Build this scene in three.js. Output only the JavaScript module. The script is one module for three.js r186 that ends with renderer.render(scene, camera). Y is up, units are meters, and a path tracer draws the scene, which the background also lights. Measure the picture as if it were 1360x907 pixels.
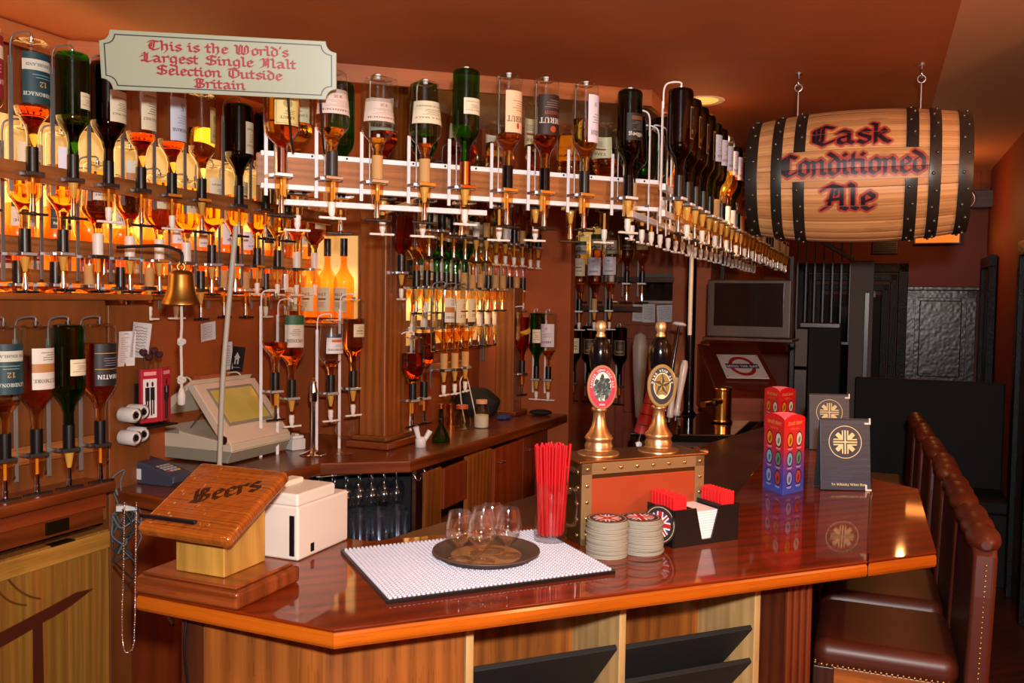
import * as THREE from 'three';
import { RoundedBoxGeometry } from 'three/addons/geometries/RoundedBoxGeometry.js';
import { mergeGeometries, toCreasedNormals } from 'three/addons/utils/BufferGeometryUtils.js';
import { RectAreaLightUniformsLib } from 'three/addons/lights/RectAreaLightUniformsLib.js';

// ------------------------------------------------------------------ camera, lights, exposure
const scene = new THREE.Scene();
scene.background = new THREE.Color(0x000000);
const DEG = Math.PI / 180;
const camera = new THREE.PerspectiveCamera(2 * Math.atan(453.5 / 1180) / DEG, 1360 / 907, 0.05, 60);
camera.position.set(0, 1.62, 0);
camera.rotation.order = 'YXZ';
camera.rotation.set(-2.708 * DEG, -22.756 * DEG, 0.84 * DEG);
scene.add(camera);
const renderer = new THREE.WebGLRenderer({ antialias: true });
renderer.toneMapping = THREE.LinearToneMapping;
renderer.toneMappingExposure = 1.0;
renderer.shadowMap.enabled = true;
RectAreaLightUniformsLib.init();

// axes of the room: D runs along the backlit wall (away from the photographer), P stands out of that wall.
// Q(c, e): c = x + z tells how far out of the wall, e = x - z how far along it.
const S2 = Math.SQRT1_2, T45 = Math.PI / 4;
const Q = (c, e) => [(c + e) / 2, (c - e) / 2];

function lamp(l, x, y, z, tx, ty, tz, radius = 1) {
  l.position.set(x, y, z);
  l.castShadow = true; l.shadow.radius = radius;
  if (l.target && tx !== undefined) { l.target.position.set(tx, ty, tz); scene.add(l.target); }
  scene.add(l);
  return l;
}
// the photographer's flash, just above the lens
const flash = lamp(new THREE.SpotLight(new THREE.Color(1, 0.96, 0.93), 20, 14, 62 * DEG, 0.6, 2), 0.03, 1.78, 0.06, 1.15, 1.55, -2.75, 1.6);
// added warm fill behind and beside the photographer
const addedGlobes = [[-0.5, 2.05, 1.2, 3.0], [1.6, 2.05, 0.6, 2.5], [2.35, 1.8, -0.3, 4.0]]; // added globe lamps, all out of view (shades built below)
for (const [x, y, z, i] of addedGlobes) lamp(new THREE.PointLight(new THREE.Color(1, 0.52, 0.22), i, 0, 2), x, y, z, undefined, 0, 0, 4);

// ------------------------------------------------------------------ numbers and noise
function rng(a) { return () => { a = (a + 0x6d2b79f5) | 0; let t = Math.imul(a ^ (a >>> 15), 1 | a); t = (t + Math.imul(t ^ (t >>> 7), 61 | t)) ^ t; return ((t ^ (t >>> 14)) >>> 0) / 4294967296; }; }
const R = rng(77);
const hash = (x, y, s) => { let h = Math.imul(x, 374761393) ^ Math.imul(y, 668265263) ^ Math.imul(s, 1274126177); h = Math.imul(h ^ (h >>> 13), 1274126177); return ((h ^ (h >>> 16)) >>> 0) / 4294967296; };
const sm = (t) => t * t * (3 - 2 * t);
function vnoise(x, y, px, py, s) { // tiles every px, py cells
  const x0 = Math.floor(x), y0 = Math.floor(y), fx = sm(x - x0), fy = sm(y - y0);
  const w = (a, p) => ((a % p) + p) % p;
  const a = hash(w(x0, px), w(y0, py), s), b = hash(w(x0 + 1, px), w(y0, py), s), c = hash(w(x0, px), w(y0 + 1, py), s), d = hash(w(x0 + 1, px), w(y0 + 1, py), s);
  return a + (b - a) * fx + (c - a) * fy + (a - b - c + d) * fx * fy;
}
const ease = (a, b, t) => a + (b - a) * t;

// ------------------------------------------------------------------ names, things, parts
const taken = {};
function numbered(n) { const k = taken[n] || 0; taken[n] = k + 1; return k ? n + '_' + String(k).padStart(3, '0') : n; }
function tag(o, label, category, group) { o.userData.label = label; o.userData.category = category; if (group) o.userData.group = group; return o; }
function thing(name, label, category, [x, y, z] = [0, 0, 0], turn = 0, group) {
  const o = new THREE.Group(); o.name = numbered(name); scene.add(o);
  o.position.set(x, y, z); o.rotation.y = turn;
  return tag(o, label, category, group);
}
function part(name, geo, mat, parent, label) {
  const m = new THREE.Mesh(geo, mat); m.name = name; m.castShadow = m.receiveShadow = true; parent.add(m);
  if (label) m.userData.label = label;
  return m;
}
function solo(name, geo, mat, label, category, [x, y, z] = [0, 0, 0], turn = 0, group) {
  const m = part(numbered(name), geo, mat, scene); m.position.set(x, y, z); m.rotation.y = turn;
  return tag(m, label, category, group);
}
function struct(name, geo, mat, parent) {
  const m = part(parent ? name : numbered(name), geo, mat, parent || scene);
  if (!parent) m.userData.kind = 'structure';
  return m;
}
function copy(o, [x, y, z], turn, label, group, stem) {
  const c = o.clone(); c.name = numbered(stem || o.name.replace(/_\d{3}$/, '')); scene.add(c);
  c.position.set(x, y, z); if (turn !== undefined) c.rotation.set(0, turn, 0);
  c.userData = { ...o.userData }; if (label) c.userData.label = label; if (group) c.userData.group = group;
  return c;
}
const ORD = 'first second third fourth fifth sixth seventh eighth ninth tenth eleventh twelfth thirteenth fourteenth fifteenth sixteenth seventeenth eighteenth nineteenth twentieth twenty-first twenty-second twenty-third twenty-fourth twenty-fifth twenty-sixth twenty-seventh twenty-eighth twenty-ninth thirtieth'.split(' ');

// ------------------------------------------------------------------ geometry helpers
function uvm(g, grain = 'y', rot = 0) { // uv in metres by face direction; v follows the grain
  g = g.index ? g.toNonIndexed() : g;
  const p = g.attributes.position, uv = new Float32Array(p.count * 2), a = new THREE.Vector3(), b = new THREE.Vector3(), c = new THREE.Vector3();
  for (let i = 0; i < p.count; i += 3) {
    a.fromBufferAttribute(p, i); b.fromBufferAttribute(p, i + 1).sub(a); c.fromBufferAttribute(p, i + 2).sub(a); b.cross(c);
    const ax = Math.abs(b.x), ay = Math.abs(b.y), az = Math.abs(b.z);
    const n = ax >= ay && ax >= az ? 'x' : ay >= az ? 'y' : 'z';
    const o = 'xyz'.replace(n, '');
    const v = o.includes(grain) ? grain : o[1], u = o.replace(v, '');
    for (let k = 0; k < 3; k++) { a.fromBufferAttribute(p, i + k); uv[2 * (i + k)] = a[u] + rot; uv[2 * (i + k) + 1] = a[v] + rot * 1.7; }
  }
  g.setAttribute('uv', new THREE.BufferAttribute(uv, 2));
  return g;
}
const mv = (g, x = 0, y = 0, z = 0) => g.translate(x, y, z);
// box by its middle bottom, bevelled
function bx(w, h, d, x = 0, y = 0, z = 0, grain = 'y', bev = 0.002) {
  const g = bev > 0 ? new RoundedBoxGeometry(w, h, d, 1, Math.min(bev, w * 0.45, h * 0.45, d * 0.45)) : new THREE.BoxGeometry(w, h, d);
  return uvm(mv(g, x, y + h / 2, z), grain, hash((w * 1e4) | 0, (x * 1e4 + z * 7e3) | 0, 5));
}
// upright prism over an outline of [x, z] corners
function prism(pts, y0, y1, grain = 'x', bev = 0) {
  const s = new THREE.Shape(pts.map(([x, z]) => new THREE.Vector2(x, -z)));
  const g = new THREE.ExtrudeGeometry(s, { depth: y1 - y0 - 2 * bev, bevelEnabled: bev > 0, bevelSize: bev, bevelThickness: bev, bevelOffset: -bev, bevelSegments: 2 });
  g.rotateX(-Math.PI / 2).translate(0, y0 + bev, 0);
  return uvm(g, grain);
}
// block aligned with D and P, baked in place (for the setting)
function dp(c0, c1, e0, e1, y0, y1, grain = 'y', bev = 0) {
  const g = bx((e1 - e0) * S2, y1 - y0, (c1 - c0) * S2, 0, y0, 0, grain, bev), [x, z] = Q((c0 + c1) / 2, (e0 + e1) / 2);
  return g.rotateY(T45).translate(x, 0, z);
}
const lathe = (pts, seg = 24, a0 = 0, a1 = Math.PI * 2) => new THREE.LatheGeometry(pts.map(([r, y]) => new THREE.Vector2(r, y)), seg, a0, a1);
const cyl = (r0, r1, y0, y1, seg = 14, open = false) => new THREE.CylinderGeometry(r1, r0, y1 - y0, seg, 1, open).translate(0, (y0 + y1) / 2, 0);
function tube(pts, r, seg = 24, rad = 6, closed = false) {
  return new THREE.TubeGeometry(new THREE.CatmullRomCurve3(pts.map((p) => new THREE.Vector3(...p)), closed, 'catmullrom', 0.4), seg, r, rad, closed);
}
function merge(list) { return mergeGeometries(list.map((g) => { const h = g.index ? g.toNonIndexed() : g; for (const k of Object.keys(h.attributes)) if (!['position', 'normal', 'uv'].includes(k)) h.deleteAttribute(k); h.morphAttributes = {}; return h; })); }
function flat(pts, depth, bev = 0) { // outline in x, y given thickness in z (front at z = depth)
  const s = pts instanceof THREE.Shape ? pts : new THREE.Shape(pts.map((p) => new THREE.Vector2(...p)));
  return new THREE.ExtrudeGeometry(s, { depth: depth - 2 * bev, bevelEnabled: bev > 0, bevelSize: bev, bevelThickness: bev, bevelOffset: -bev, bevelSegments: 2, curveSegments: 20 }).translate(0, 0, bev);
}
function uvRect(g, x0, x1, y0, y1) { // planar uv over x, y
  const p = g.attributes.position, uv = new Float32Array(p.count * 2);
  for (let i = 0; i < p.count; i++) { uv[2 * i] = (p.getX(i) - x0) / (x1 - x0); uv[2 * i + 1] = (p.getY(i) - y0) / (y1 - y0); }
  g.setAttribute('uv', new THREE.BufferAttribute(uv, 2)); return g;
}

// ------------------------------------------------------------------ textures
function canvasTex(w, h, draw) {
  const c = document.createElement('canvas'); c.width = w; c.height = h;
  const x = c.getContext('2d'); draw(x, w, h);
  const t = new THREE.CanvasTexture(c); t.colorSpace = THREE.SRGBColorSpace; t.anisotropy = 8;
  return t;
}
const lin = (h) => new THREE.Color(h);
function noiseTex(w, h, f, srgb = true) {
  const d = new Uint8Array(w * h * 4);
  for (let y = 0; y < h; y++) for (let x = 0; x < w; x++) { const c = f(x / w, y / h), i = (y * w + x) * 4; for (let k = 0; k < 3; k++) d[i + k] = Math.max(0, Math.min(255, (c.length ? c[k] : c) * 255)); d[i + 3] = 255; }
  const t = new THREE.DataTexture(d, w, h); t.wrapS = t.wrapT = THREE.RepeatWrapping; t.magFilter = THREE.LinearFilter; t.minFilter = THREE.LinearMipmapLinearFilter;
  if (srgb) t.colorSpace = THREE.SRGBColorSpace;
  t.needsUpdate = true; return t;
}
const grainValue = (u, v, s) => {
  const warp = vnoise(u * 6, v * 3, 6, 3, s) * 0.09 + vnoise(u * 3, v * 2, 3, 2, s + 1) * 0.12;
  const rings = 0.5 + 0.5 * Math.sin((u + warp) * Math.PI * 2 * 9);
  const fine = vnoise(u * 120, v * 5, 120, 5, s + 2), mid = vnoise(u * 34, v * 3, 34, 3, s + 3), pore = vnoise(u * 190, v * 14, 190, 14, s + 4);
  return 0.42 * Math.pow(rings, 1.6) + 0.26 * mid + 0.2 * fine + (pore > 0.8 ? 0.25 : 0);
};
function wood(light, dark, seed, o = {}) {
  const a = lin(light).convertLinearToSRGB(), b = lin(dark).convertLinearToSRGB();
  const t = noiseTex(256, 512, (u, v) => { const g = Math.min(1, grainValue(u, v, seed)), blotch = 0.86 + 0.28 * vnoise(u * 4, v * 4, 4, 4, seed + 9); return [ease(a.r, b.r, g) * blotch, ease(a.g, b.g, g) * blotch, ease(a.b, b.b, g) * blotch]; });
  const rep = o.rep || 0.34; t.repeat.set(1 / rep, 1 / (rep * 2.4));
  const m = new THREE.MeshPhysicalMaterial({ map: t, roughness: o.rough ?? 0.5, clearcoat: o.coat ?? 0.2, clearcoatRoughness: o.coatRough ?? 0.25 });
  return m;
}
const std = (color, roughness = 0.5, metalness = 0, extra = {}) => new THREE.MeshStandardMaterial({ color, roughness, metalness, ...extra });
const phys = (o) => new THREE.MeshPhysicalMaterial(o);
const pane = (r, g, b, rough = 0.02, extra = {}) => phys({ color: new THREE.Color(r, g, b), roughness: rough, transmission: 1, thickness: 0, ior: 1.5, ...extra });
const fluid = (r, g, b, dist = 0.03) => phys({ color: 0xffffff, roughness: 0.02, transmission: 1, thickness: 0.05, ior: 1.36, attenuationColor: new THREE.Color(r, g, b), attenuationDistance: dist });

const M = {
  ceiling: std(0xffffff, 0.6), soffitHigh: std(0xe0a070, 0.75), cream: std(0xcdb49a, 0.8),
  wallRed: wood('#8a3a14', '#6b2809', 11, { rough: 0.45, coat: 0.25, rep: 0.6 }),
  wallBrown: wood('#82481c', '#743f16', 12, { rough: 0.5, coat: 0.2, rep: 0.5 }),
  oak: wood('#a05a20', '#63320e', 13, { rough: 0.42, coat: 0.35 }),
  oakYellow: wood('#b98a3c', '#8f6222', 14, { rough: 0.45, coat: 0.3, rep: 0.42 }),
  plyPale: wood('#c19b66', '#a07c48', 15, { rough: 0.6, coat: 0.05 }),
  edge: wood('#b0560f', '#7e3a08', 16, { rough: 0.25, coat: 0.9, coatRough: 0.12 }),
  barTop: wood('#842a04', '#4a1402', 17, { rough: 0.45, coat: 0.75, coatRough: 0.05, rep: 0.5 }),
  counter: wood('#84401a', '#56240b', 18, { rough: 0.3, coat: 0.6, coatRough: 0.15 }),
  darkWood: wood('#4a220f', '#2a1107', 19, { rough: 0.4, coat: 0.4 }),
  floor: wood('#6a2a12', '#431808', 20, { rough: 0.35, coat: 0.4, rep: 0.5 }),
  railWood: wood('#a86a36', '#7b4319', 21, { rough: 0.45, coat: 0.2, rep: 0.25 }),
  white: std(0xe8e8ea, 0.35), whitePlastic: std(0xe9e4da, 0.4), cork: std(0xc79a5f, 0.8), creamTube: std(0xd9c48a, 0.5), yellowTube: std(0xd99a2a, 0.45),
  black: std(0x0d0d0f, 0.35), blackMatt: std(0x0a0a0b, 0.75), chrome: std(0xd8dade, 0.12, 1), steel: std(0xb9bcc0, 0.3, 1), iron: std(0x23211f, 0.5, 0.5),
  brass: std(0xc08a3e, 0.22, 1), brassPale: std(0xd4b080, 0.34, 0.95), copper: std(0xb86a35, 0.3, 1), gold: std(0xcdb27c, 0.42, 0.8), bellBrass: std(0xb08a45, 0.34, 1),
  beige: std(0xd0c5ad, 0.55), beigeDark: std(0x8d8a78, 0.6), leather: phys({ color: 0x4a1a0a, roughness: 0.46, clearcoat: 0.08, clearcoatRoughness: 0.3 }), rubber: std(0x17171a, 0.8),
  red: std(0xc3131b, 0.45), paper: std(0xd9d6d2, 0.8), glossBlack: phys({ color: 0x08080a, roughness: 0.16 }), grey: std(0x55524e, 0.6), casing: phys({ color: 0x0a0b0e, roughness: 0.38, specularIntensity: 0.5 }),
  clear: pane(0.93, 0.96, 0.95), clearAmber: pane(0.95, 0.78, 0.5), green: pane(0.1, 0.48, 0.1), darkGlass: pane(0.05, 0.035, 0.02), bottleGreen: pane(0.08, 0.2, 0.05), smoke: pane(0.35, 0.3, 0.28),
  amber: fluid(1, 0.5, 0.07, 0.04), deep: fluid(0.8, 0.3, 0.05, 0.03), pale: fluid(1, 0.7, 0.2, 0.045), ruby: fluid(0.9, 0.05, 0.02, 0.03),
};
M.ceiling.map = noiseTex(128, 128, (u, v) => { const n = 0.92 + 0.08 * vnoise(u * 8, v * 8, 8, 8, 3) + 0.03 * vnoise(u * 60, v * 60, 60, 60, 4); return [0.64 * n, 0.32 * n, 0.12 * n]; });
M.casing.bumpMap = noiseTex(128, 128, (u, v) => vnoise(u * 50, v * 50, 50, 50, 61), false); M.casing.bumpMap.repeat.set(6, 6); M.casing.bumpScale = 0.0015;
M.barTop.specularIntensity = 0.25; M.counter.specularIntensity = 0.5; M.edge.specularIntensity = 0.5;

// ------------------------------------------------------------------ black letter, written with a broad nib
const PEN = {
  i: [0.42, '-.05,.9 .12,.84 .12,.14 .3,.04', '.06,1.32 .16,1.24'], l: [0.42, '-.04,1.5 .12,1.38 .12,.14 .3,.04'],
  n: [0.86, '-.05,.9 .12,.84 .12,.02', '.16,.8 .42,.98 .55,.84 .55,.14 .74,.04'], r: [0.6, '-.05,.9 .12,.84 .12,.02', '.16,.8 .4,.98 .54,.84'],
  u: [0.86, '-.05,.9 .12,.84 .12,.12 .3,.02 .5,.16', '.52,.95 .55,.84 .55,.14 .74,.04'], h: [0.84, '-.04,1.5 .12,1.38 .12,.02', '.16,.8 .42,.98 .55,.82 .55,.1 .4,-.22'],
  t: [0.5, '.12,1.3 .12,.14 .34,.04', '-.1,.9 .38,.9'], a: [0.82, '.04,.86 .26,.98 .5,.84 .5,.14 .68,.04', '.48,.56 .1,.4 .1,.14 .26,.02 .48,.2'],
  e: [0.62, '.5,.14 .3,.0 .1,.16 .1,.8 .3,.98 .5,.8 .5,.66 .14,.46'], o: [0.72, '.1,.16 .1,.8 .32,.98 .54,.82 .54,.18 .32,.0 .1,.16'],
  c: [0.6, '.5,.84 .3,.98 .1,.8 .1,.18 .3,.0 .5,.14'], d: [0.76, '.32,.98 .1,.8 .1,.16 .32,.0 .56,.18 .56,.86 .4,1.12 .04,1.42'],
  g: [0.78, '.52,.84 .3,.98 .1,.8 .1,.2 .3,.06 .52,.22', '.54,.94 .54,-.24 .3,-.46 .04,-.3'], k: [0.74, '-.04,1.5 .12,1.38 .12,.02', '.16,.6 .4,.98 .52,.8 .2,.52', '.26,.5 .5,.12 .66,.03'],
  s: [0.62, '.5,.86 .3,.98 .1,.82 .12,.64 .5,.38 .5,.16 .3,.0 .06,.16'], "'": [0.26, '.08,1.5 .06,1.2'], b: [0.76, '-.04,1.5 .12,1.38 .12,.16 .34,.0 .56,.2 .56,.78 .36,.98 .16,.8'],
  T: [1.08, '.0,1.28 .34,1.46 .9,1.34', '.2,1.16 .08,.8 .12,.3 .48,.0 .92,.24', '.52,1.3 .44,.34', '.3,1.1 .24,.5'],
  W: [1.5, '.02,1.44 .22,1.26 .2,.26 .42,.0 .64,.2', '.48,1.44 .66,1.26 .64,.2 .86,.0 1.2,.3 1.2,1.14 1.02,1.44', '.42,1.2 .42,.3', '.9,1.2 .9,.3'],
  L: [1.0, '.1,1.2 .3,1.46 .34,1.2 .3,.26 .1,.02', '.0,.2 .3,.16 .6,.0 .94,.24', '.54,1.36 .5,.3', '.0,.86 .22,1.0'],
  S: [1.05, '.9,1.26 .5,1.46 .12,1.2 .18,.9 .84,.6 .84,.22 .44,.0 .04,.24', '.5,1.34 .46,.2'],
  M: [1.45, '.0,1.2 .24,1.44 .34,1.2 .3,.2 .06,.0', '.36,1.26 .62,1.46 .7,1.2 .68,.04', '.74,1.26 1.02,1.46 1.14,1.2 1.12,.16 1.32,.04', '.5,1.1 .5,.3'],
  O: [1.1, '.44,1.46 .1,1.1 .1,.34 .48,.0 .92,.34 .92,1.1 .48,1.44', '.42,1.26 .42,.24', '.0,1.36 .3,1.46'],
  B: [1.08, '.22,1.4 .26,.06', '.0,1.2 .26,1.46 .8,1.32 .72,.92 .34,.78 .88,.58 .82,.16 .44,.0 .0,.2', '.52,1.34 .5,.16'],
  C: [1.04, '.9,1.24 .52,1.46 .12,1.14 .12,.34 .52,.0 .94,.26', '.48,1.3 .46,.22', '.3,1.2 .28,.36'],
  A: [1.12, '.02,1.2 .38,1.46 .8,1.28 .8,.14 1.02,.04', '.46,1.3 .3,.24 .02,.02', '.26,.62 .8,.7', '.6,1.2 .6,.9'],
};
function penWidth(s) { let w = 0; for (const c of s) w += c === ' ' ? 0.55 : PEN[c][0]; return w; }
function pen(ctx, s, x, y, em, nib = 0.17, angle = 40, squeeze = 1) { // baseline starts at x, y; em = x-height in pixels
  const nx = Math.cos(angle * DEG) * nib * em / 2, ny = -Math.sin(angle * DEG) * nib * em / 2;
  for (const c of s) {
    if (c !== ' ') for (const st of PEN[c].slice(1)) {
      const p = st.split(' ').map((q) => q.split(',').map(Number)).map(([a, b]) => [x + a * em * squeeze, y - b * em]);
      for (let i = 0; i + 1 < p.length; i++) {
        const [ax, ay] = p[i], [bx_, by] = p[i + 1];
        ctx.beginPath(); ctx.moveTo(ax - nx, ay - ny); ctx.lineTo(ax + nx, ay + ny); ctx.lineTo(bx_ + nx, by + ny); ctx.lineTo(bx_ - nx, by - ny); ctx.closePath(); ctx.fill(); ctx.stroke();
      }
    }
    x += (c === ' ' ? 0.55 : PEN[c][0]) * em * squeeze;
  }
}
function penCentred(ctx, s, cx, y, em, nib, squeeze = 1) { pen(ctx, s, cx - penWidth(s) * em * squeeze / 2, y, em, nib, 40, squeeze); }

function unionJack(x, cx, cy, rx, ry, blue, white, red) {
  x.save(); x.beginPath(); x.ellipse(cx, cy, rx, ry, 0, 0, 7); x.clip();
  x.fillStyle = blue; x.fillRect(cx - rx, cy - ry, 2 * rx, 2 * ry);
  const k = 1.2, line = (a, b, c, d, w, col) => { x.strokeStyle = col; x.lineWidth = w; x.beginPath(); x.moveTo(cx + a * rx, cy + b * ry); x.lineTo(cx + c * rx, cy + d * ry); x.stroke(); };
  line(-k, -k, k, k, rx * 0.36, white); line(-k, k, k, -k, rx * 0.36, white);
  if (red) { line(-k, -k, k, k, rx * 0.13, red); line(-k, k, k, -k, rx * 0.13, red); }
  line(-k, 0, k, 0, rx * 0.56, white); line(0, -k, 0, k, rx * 0.56, white);
  line(-k, 0, k, 0, rx * 0.32, red || blue); line(0, -k, 0, k, rx * 0.32, red || blue);
  if (!red) { line(-k, 0, k, 0, rx * 0.14, white); line(0, -k, 0, k, rx * 0.14, white); }
  x.restore();
}
function arcText(x, s, cx, cy, rx, ry, a0, a1) { // letters along an ellipse
  for (let i = 0; i < s.length; i++) {
    const a = ease(a0, a1, s.length > 1 ? i / (s.length - 1) : 0.5), px = cx + rx * Math.cos(a), py = cy + ry * Math.sin(a);
    x.save(); x.translate(px, py); x.rotate(Math.atan2(ry * Math.cos(a), -rx * Math.sin(a))); x.fillText(s[i], 0, 0); x.restore();
  }
}
const T = {};
T.sign = canvasTex(1024, 288, (x, w, h) => {
  x.fillStyle = '#98a08a'; x.fillRect(0, 0, w, h);
  x.strokeStyle = '#1b232b'; x.lineWidth = 5; const m = 22, r = 46;
  x.beginPath(); x.moveTo(m + r, m); x.lineTo(w - m - r, m); x.quadraticCurveTo(w - m - r + 4, m + r - 4, w - m, m + r); x.lineTo(w - m, h - m - r); x.quadraticCurveTo(w - m - r + 4, h - m - r + 4, w - m - r, h - m);
  x.lineTo(m + r, h - m); x.quadraticCurveTo(m + r - 4, h - m - r + 4, m, h - m - r); x.lineTo(m, m + r); x.quadraticCurveTo(m + r - 4, m + r - 4, m + r, m); x.stroke();
  x.fillStyle = x.strokeStyle = '#8f0d1e'; x.lineWidth = 2.4;
  const L = [["This is the World's", 86, 1.62], ['Largest Single Malt', 144, 1.68], ['Selection Outside', 202, 1.62], ['Britain', 258, 1.6]];
  for (const [s, y, q] of L) penCentred(x, s, w / 2, y, 30, 0.28, q);
});
T.barrelText = (x, w, h, at) => { // lettering burnt and painted on the staves
  for (const [s, cx, cy, em, q] of at) for (const [col, lw, nib] of [['rgba(120,40,25,.4)', 15, 0.2], ['#a8282a', 8, 0.2], ['#15101c', 2.4, 0.21]]) { x.fillStyle = x.strokeStyle = col; x.lineWidth = lw; x.lineJoin = 'round'; penCentred(x, s, cx, cy, em, nib, q); }
};
T.clipIPA = canvasTex(192, 280, (x, w, h) => {
  x.fillStyle = '#a0653c'; x.fillRect(0, 0, w, h);
  x.fillStyle = '#b3203a'; x.beginPath(); x.ellipse(w / 2, h / 2, 84, 126, 0, 0, 7); x.fill();
  x.save(); x.beginPath(); x.ellipse(w / 2, h / 2 - 4, 58, 92, 0, 0, 7); x.clip(); x.fillStyle = '#cfd4c4'; x.fillRect(0, 0, w, h);
  const r = rng(5); for (let i = 0; i < 90; i++) { x.fillStyle = ['#2c3a36', '#475650', '#1c2624', '#6f7a70'][(r() * 4) | 0]; const y = 90 + r() * 140; x.beginPath(); x.ellipse(w / 2 + (r() - 0.5) * (60 + (y - 60) * 0.5), y, 5 + r() * 12, 7 + r() * 14, r(), 0, 7); x.fill(); }
  x.fillStyle = '#1c2624'; x.beginPath(); x.ellipse(w / 2, 78, 11, 22, 0, 0, 7); x.fill(); x.restore();
  x.fillStyle = '#f0e8e0'; x.textAlign = 'center'; x.textBaseline = 'middle'; x.font = 'bold 17px serif'; arcText(x, 'LANCER INDIA PALE ALE', w / 2, h / 2, 71, 109, -Math.PI * 0.99, -Math.PI * 0.01);
  x.font = 'bold 14px serif'; x.fillText('BEER', w / 2, h - 32);
});
T.clipStar = canvasTex(192, 280, (x, w, h) => {
  x.fillStyle = '#8a6a30'; x.fillRect(0, 0, w, h);
  x.fillStyle = '#1d1812'; x.beginPath(); x.ellipse(w / 2, h / 2, 76, 118, 0, 0, 7); x.fill();
  x.fillStyle = '#d9cfae'; x.beginPath(); x.ellipse(w / 2, h / 2 - 2, 56, 84, 0, 0, 7); x.fill(); x.fillStyle = '#8a6a22'; x.beginPath(); x.ellipse(w / 2, h / 2 - 2, 50, 77, 0, 0, 7); x.fill();
  for (let k = 0; k < 10; k++) { const a = -Math.PI / 2 + (k >> 1) * Math.PI * 0.4, s = k & 1 ? 1 : -1, cx = w / 2, cy = h / 2 - 6; x.fillStyle = s > 0 ? '#3a2a10' : '#a07f2c'; x.beginPath(); x.moveTo(cx, cy); x.lineTo(cx + 62 * Math.cos(a), cy + 74 * Math.sin(a)); x.lineTo(cx + 25 * Math.cos(a + s * 0.628), cy + 30 * Math.sin(a + s * 0.628)); x.closePath(); x.fill(); x.strokeStyle = '#17110a'; x.lineWidth = 2; x.stroke(); }
  x.fillStyle = '#d8cfa8'; x.beginPath(); x.ellipse(w / 2, h / 2 + 70, 24, 14, 0, 0, 7); x.fill();
  x.fillStyle = '#efe9d8'; x.textAlign = 'center'; x.textBaseline = 'middle'; x.font = 'bold 19px serif'; arcText(x, 'DARK STAR ALE', w / 2, h / 2, 66, 100, -Math.PI * 0.93, -Math.PI * 0.07);
});
T.menu = canvasTex(256, 368, (x, w, h) => {
  const r = rng(8); x.fillStyle = '#1c2a40'; x.fillRect(0, 0, w, h);
  for (let i = 0; i < 130; i++) { x.strokeStyle = `rgba(${80 + r() * 50},${104 + r() * 40},${140 + r() * 40},.16)`; x.lineWidth = 1 + r() * 2; x.beginPath(); let y = r() * h, px = r() * w; x.moveTo(px, y); for (let k = 0; k < 6; k++) { px += 12 + r() * 14; y += (r() - 0.5) * 7; x.lineTo(px, y); } x.stroke(); }
  unionJack(x, 128, 122, 61, 61, '#20242c', '#d9cf9c');
  x.strokeStyle = '#d9cf9c'; x.lineWidth = 4; x.beginPath(); x.arc(128, 122, 82, 0, 7); x.stroke();
  x.fillStyle = '#d9cf9c'; x.textAlign = 'right'; x.font = 'bold 17px serif'; x.fillText('Ye Whisky Wine Bar', 230, 344);
});
T.prism = canvasTex(256, 512, (x, w, h) => {
  const g = x.createLinearGradient(0, 0, 0, h); g.addColorStop(0, '#e0181a'); g.addColorStop(0.4, '#c8242c'); g.addColorStop(0.62, '#7a3a8a'); g.addColorStop(0.8, '#3f3fb0'); g.addColorStop(1, '#2f52c0'); x.fillStyle = g; x.fillRect(0, 0, w, h);
  x.fillStyle = x.strokeStyle = '#d8a060'; x.lineWidth = 1; x.font = 'italic bold 34px serif'; x.textAlign = 'center'; x.fillText('Draft Beer', w / 2, 70);
  x.font = '16px serif'; x.fillText('Today on Tap', w / 2, 100);
  const cols = ['#e08a20', '#d9d9cc', '#7ab4d8', '#5a8a78', '#8aa0e0', '#b23a3a'];
  for (let k = 0; k < 6; k++) { const cx = 74 + (k & 1) * 112, cy = 165 + (k >> 1) * 124; x.fillStyle = '#1a1a1c'; x.beginPath(); x.ellipse(cx, cy, 40, 50, 0, 0, 7); x.fill(); x.fillStyle = cols[k]; x.beginPath(); x.ellipse(cx, cy, 32, 42, 0, 0, 7); x.fill(); x.fillStyle = 'rgba(20,20,30,.5)'; x.beginPath(); x.ellipse(cx + 3, cy + 6, 12, 22, 0.3, 0, 7); x.fill(); x.fillStyle = 'rgba(235,225,240,.75)'; x.fillRect(cx - 32, cy + 54, 64, 4); x.fillRect(cx - 22, cy + 61, 44, 3); }
});
T.gap = canvasTex(256, 192, (x, w, h) => {
  x.fillStyle = '#e6e2e2'; x.fillRect(0, 0, w, h); x.strokeStyle = '#b0222a'; x.lineWidth = 22; x.beginPath(); x.ellipse(w / 2, h / 2, 70, 66, 0, 0, 7); x.stroke();
  x.fillStyle = '#232a5c'; x.fillRect(28, 78, 200, 36); x.fillStyle = '#f2f0f0'; x.font = 'bold 27px sans-serif'; x.textAlign = 'center'; x.textBaseline = 'middle'; x.fillText('MIND THE GAP', w / 2, 97);
  x.fillStyle = '#555'; for (const [a, b] of [[12, 12], [w - 12, 12], [12, h - 12], [w - 12, h - 12]]) { x.beginPath(); x.arc(a, b, 4, 0, 7); x.fill(); }
});
T.flag = canvasTex(192, 192, (x, w, h) => { x.fillStyle = '#2a2220'; x.fillRect(0, 0, w, h); unionJack(x, 96, 96, 66, 66, '#2c3470', '#e4ddd8', '#b0202a'); x.strokeStyle = '#bfae86'; x.lineWidth = 4; x.beginPath(); x.arc(96, 96, 86, 0, 7); x.stroke(); });
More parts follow.
